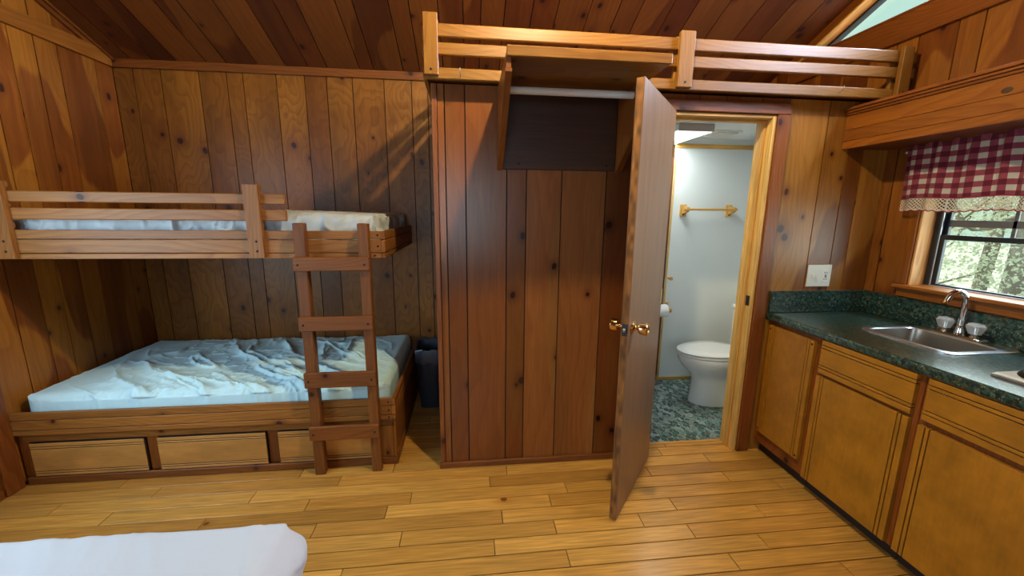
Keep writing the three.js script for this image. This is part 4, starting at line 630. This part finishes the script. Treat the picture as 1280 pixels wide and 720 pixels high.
{ // gingham valance
  const v = thing('gingham_valance', 'red and cream gingham valance with lace hem over the window', 'curtain', [2.37, 1.5, -1.43]);
  const z0 = -1.982, z1 = -0.90, x = 2.355, n = 460, yTop = 1.862, yRod = 1.832, yBot = 1.583;
  const wave = (z, y) => { const k = clamp((yTop - y) / 0.3), s = z * 46 + 1.2 * Math.sin(z * 9); const gather = 0.013 * Math.sin(s * 1.35) * (1 - 0.45 * k) + 0.008 * Math.sin(z * 97 + 2) * (1 - k) + 0.004 * Math.sin(z * 171 + 1) * (1 - k); return gather * (0.75 + 0.4 * k) + 0.01 * Math.sin(z * 13) * k - 0.012 * k; };
  const grid = (rows, fn, thick) => { const P = [], UV = [], I = []; let arc = 0, px = null, pz = null; for (let i = 0; i <= n; i++) { const z = lerp(z0, z1, i / n); const xx = x - wave(z, 1.65); if (px !== null) arc += Math.hypot(xx - px, z - pz); px = xx; pz = z; rows.forEach((y, j) => { const q = fn(z, y, j); P.push(...q.p); UV.push(arc * 0.82 + 0, q.v); }); } const m = rows.length; for (let i = 0; i < n; i++) for (let j = 0; j + 1 < m; j++) { const a = i * m + j, b = a + 1, c = a + m, d = c + 1; I.push(a, c, b, b, c, d); } const g = new THREE.BufferGeometry(); g.setAttribute('position', new THREE.Float32BufferAttribute(P, 3)); g.setAttribute('uv', new THREE.Float32BufferAttribute(UV, 2)); g.setIndex(I); g.computeVertexNormals(); return g; };
  const rows = []; for (let j = 0; j <= 22; j++) rows.push(lerp(yTop, yBot, j / 22));
  const fg = grid(rows, (z, y) => ({ p: [x - wave(z, y) * (Math.abs(y - yRod) < 0.02 ? 0.8 : 1) - (y > yRod + 0.01 ? 0.004 * Math.sin(z * 120) : 0), y + (y > yTop - 0.005 ? 0.006 * Math.sin(z * 60) : 0) - (0.004 * Math.sin(z * 21)) * clamp((yTop - y) / 0.28), z], v: y }));
  { const uv = fg.attributes.uv; for (let i = 0; i < uv.count; i++) uv.setXY(i, uv.getX(i) / 0.051, uv.getY(i) / 0.051); }
  part(v, 'valance_cloth', fg, M.gingham, [0, 0, 0]);
  const lr = []; for (let j = 0; j <= 6; j++) lr.push(j); const scal = z => 0.007 * Math.abs(Math.sin(z * Math.PI / 0.036));
  const edge = z => yBot - 0.004 * Math.sin(z * 21);
  const lg = grid(lr, (z, j) => { const b = edge(z) + 0.004, d = b - 0.062 - scal(z); const y = lerp(b, d, j / 6); return { p: [x - wave(z, Math.max(y, 1.52)) - 0.0015, y, z], v: 1 - j / 6 }; }); { const uv = lg.attributes.uv; for (let i = 0; i < uv.count; i++) uv.setX(i, uv.getX(i) / 0.05); }
  part(v, 'lace_hem', lg, M.lace, [0, 0, 0], 'cream lace hem');
  const piping = (f, name, rad) => { const pts = []; for (let i = 0; i <= 300; i++) { const z = lerp(z0, z1, i / 300), y = f(z); pts.push([x - wave(z, Math.max(y, 1.52)) - 0.003, y, z]); } return part(v, name, new THREE.TubeGeometry(new THREE.CatmullRomCurve3(pts.map(p => new THREE.Vector3(...p))), 600, rad, 5), M.burgundy, [0, 0, 0]); };
  piping(z => edge(z) + 0.003, 'piping', 0.0025); piping(z => edge(z) - 0.058 - scal(z), 'scalloped_edging', 0.0025);
  part(v, 'curtain_rod', cyl(0.006, 0.006, z1 - z0 + 0.03, 12).rotateX(Math.PI / 2), M.plastic, [x + 0.018, yRod, (z0 + z1) / 2]);
}
// ───────────────────────── foreground bed ─────────────────────────
{
  const b = thing('low_bed', 'low wooden bed base under the nearest white mattress', 'bed', [-1.5, 0, -0.68]);
  board(b, 'bed_base', -2.40, -0.62, 0.10, 0.27, -1.13, -0.25, M.bunk); for (const x of [-2.36, -0.70]) for (const z of [-1.09, -0.33]) board(b, 'leg', x, x + 0.05, 0, 0.0995, z, z + 0.05, M.ladder, { grain: 1 });
  mattress('near_mattress', 'nearest mattress in a smooth white sheet at the bottom edge', -2.42, -0.588, 0.272, 0.502, -1.192, -0.20, 0.022, M.sheetWhite, (x, z, s, t, d) => {
    const a = x * 0.55 + z * 0.83, c = -x * 0.83 + z * 0.55; let h = 0.0055 * ridge(3.2 * N2(a * 1.1, c * 6, 261), 3) + 0.0032 * ridge(4 * N2(a * 2, c * 13, 265), 3);
    const side = sstep(0.0, 0.11, d) * sstep(0.86, 0.93, s); h += side * (0.045 + 0.016 * (N2(d * 9, t * 8 + d * 6, 268) * 2)) * (1 - 0.35 * sstep(0.11, 0.23, d)); return h - 0.003;
  }, 0.008, 300, 180);
}
// ───────────────────────── pendant lamp (above the frame) ─────────────────────────
{
  const L = [0.42, 2.88, -1.28]; const p = thing('pendant_lamp', 'warm globe pendant lamp hanging from the sloped ceiling', 'lamp', L);
  part(p, 'lamp_globe', new THREE.SphereGeometry(0.06, 24, 16), M.bulb, L); part(p, 'lamp_socket', cyl(0.022, 0.03, 0.05, 16), M.brass, [L[0], L[1] + 0.085, L[2]]); const top = yc(L[2]); part(p, 'cord', cyl(0.003, 0.003, top - L[1] - 0.11, 8), M.black, [L[0], (top + L[1] + 0.11) / 2, L[2]]); part(p, 'lamp_shade', new THREE.LatheGeometry([[0.03, 0.075], [0.06, 0.07], [0.13, 0.03], [0.16, 0.008], [0.163, 0.008], [0.132, 0.034], [0.06, 0.075], [0.03, 0.08], [0.03, 0.075]].map(q => new THREE.Vector2(...q)), 40), M.brass, L, 'brass dish shade'); part(p, 'canopy', cyl(0.03, 0.055, 0.03, 20), M.brass, [L[0], top - 0.015, L[2]]);
  const l = new THREE.PointLight(new THREE.Color().setRGB(1.0, 0.83, 0.50), 12.0); l.position.set(...L); l.castShadow = true; l.shadow.radius = 1.6; scene.add(l);
}
// ───────────────────────── outdoors, seen through the kitchen window ─────────────────────────
{
  const g = struct('ground', new THREE.PlaneGeometry(60, 60, 1, 1).rotateX(-Math.PI / 2), M.litter, [10, -0.5, -4], 'pale leaf-strewn ground outside'); { const uv = g.geometry.attributes.uv; for (let i = 0; i < uv.count; i++) uv.setXY(i, uv.getX(i) * 20, uv.getY(i) * 20); }
  const lr = rngOf(99); const leaf = new THREE.BufferGeometry(); leaf.setAttribute('position', new THREE.Float32BufferAttribute([0, 0, 0, 0.03, 0.004, 0.035, 0, -0.006, 0.085, -0.03, 0.004, 0.035], 3)); leaf.setAttribute('uv', new THREE.Float32BufferAttribute([0.5, 0, 1, 0.4, 0.5, 1, 0, 0.4], 2)); leaf.setIndex([0, 1, 2, 0, 2, 3]); leaf.computeVertexNormals();
  const tree = (label, x, z, r, h, lean, clouds, count, m) => {
    const t = thing('tree', label, 'tree', [x, -0.5, z], 'trees outside the kitchen window');
    part(t, 'trunk', tube([[0, 0, 0], [lean * 0.3, h * 0.35, 0.05], [lean * 0.7, h * 0.7, -0.05], [lean, h, 0]], r, 24, 10), M.bark, [x, -0.5, z]);
    for (const c of clouds) part(t, 'branch', tube([[lean * 0.4, h * (0.25 + 0.2 * lr()), 0], [c[0] * 0.5, c[1] * 0.6 + 0.3, c[2] * 0.5], [c[0], c[1], c[2]]], r * 0.16 + 0.006, 14, 6), M.bark, [x, -0.5, z]);
    const im = new THREE.InstancedMesh(leaf, m, count), d = new THREE.Object3D(); for (let i = 0; i < count; i++) { const c = clouds[Math.floor(lr() * clouds.length)]; const u = lr() * 6.283, w = Math.acos(2 * lr() - 1), q = Math.pow(lr(), 0.5); d.position.set(c[0] + Math.sin(w) * Math.cos(u) * q * c[3], c[1] + Math.cos(w) * q * c[3] * 0.6, c[2] + Math.sin(w) * Math.sin(u) * q * c[3]); d.rotation.set(lr() * 6, lr() * 6, lr() * 6); d.scale.setScalar(0.35 + lr() * 0.4); d.updateMatrix(); im.setMatrixAt(i, d.matrix); }
    im.name = 'foliage'; im.userData.kind = 'stuff'; add(t, im, [x, -0.5, z]);
  };
  tree('grey tree trunk near the right side of the kitchen window', 6.0, -3.68, 0.14, 5, 0.1, [[0.3, 3.2, 0.2, 1.1], [-0.6, 2.6, -0.5, 0.8]], 1800, M.leafA);
  tree('leaning young tree with loose pale leaves behind the window', 5.4, -4.6, 0.035, 3.2, 0.5, [[-0.3, 1.7, 0.5, 0.7], [0.4, 2.1, -0.3, 0.8], [0.2, 1.45, 1.0, 0.55], [0.8, 2.4, 0.6, 0.8]], 2400, M.leafB);
  tree('slender tree with spreading leafy branches farther off', 8.2, -6.2, 0.06, 4.5, -0.4, [[-0.6, 2.0, 0.9, 1.1], [0.6, 2.6, -0.7, 1.2], [0.3, 3.1, 0.8, 1.2]], 4200, M.leafB);
  tree('bushy tree farthest from the kitchen window', 11.5, -7.6, 0.12, 6, 0.3, [[-1.2, 2.4, 0.6, 1.6], [1.0, 3.2, -1.4, 1.7], [0.2, 3.8, 1.6, 1.8], [0.4, 2.2, -2.2, 1.5]], 6000, M.leafA);
  for (const [x, z, s, lab] of [[7.4, -4.9, 0.42, 'pale grey boulder on the ground behind the young tree'], [9.3, -5.4, 0.6, 'larger pale boulder farther out among the trees']]) { const q = new THREE.IcosahedronGeometry(s, 4), p = q.attributes.position; for (let i = 0; i < p.count; i++) { const k = 1 + 0.35 * N2(p.getX(i) * 3 + 9, p.getZ(i) * 3 + p.getY(i) * 2, 300); p.setXYZ(i, p.getX(i) * k * 1.4, p.getY(i) * k * 0.7, p.getZ(i) * k); } q.computeVertexNormals(); single('boulder', q, M.stone, [x, -0.4, z], lab, 'rock', 'boulders outside'); }
}
renderer.render(scene, camera);
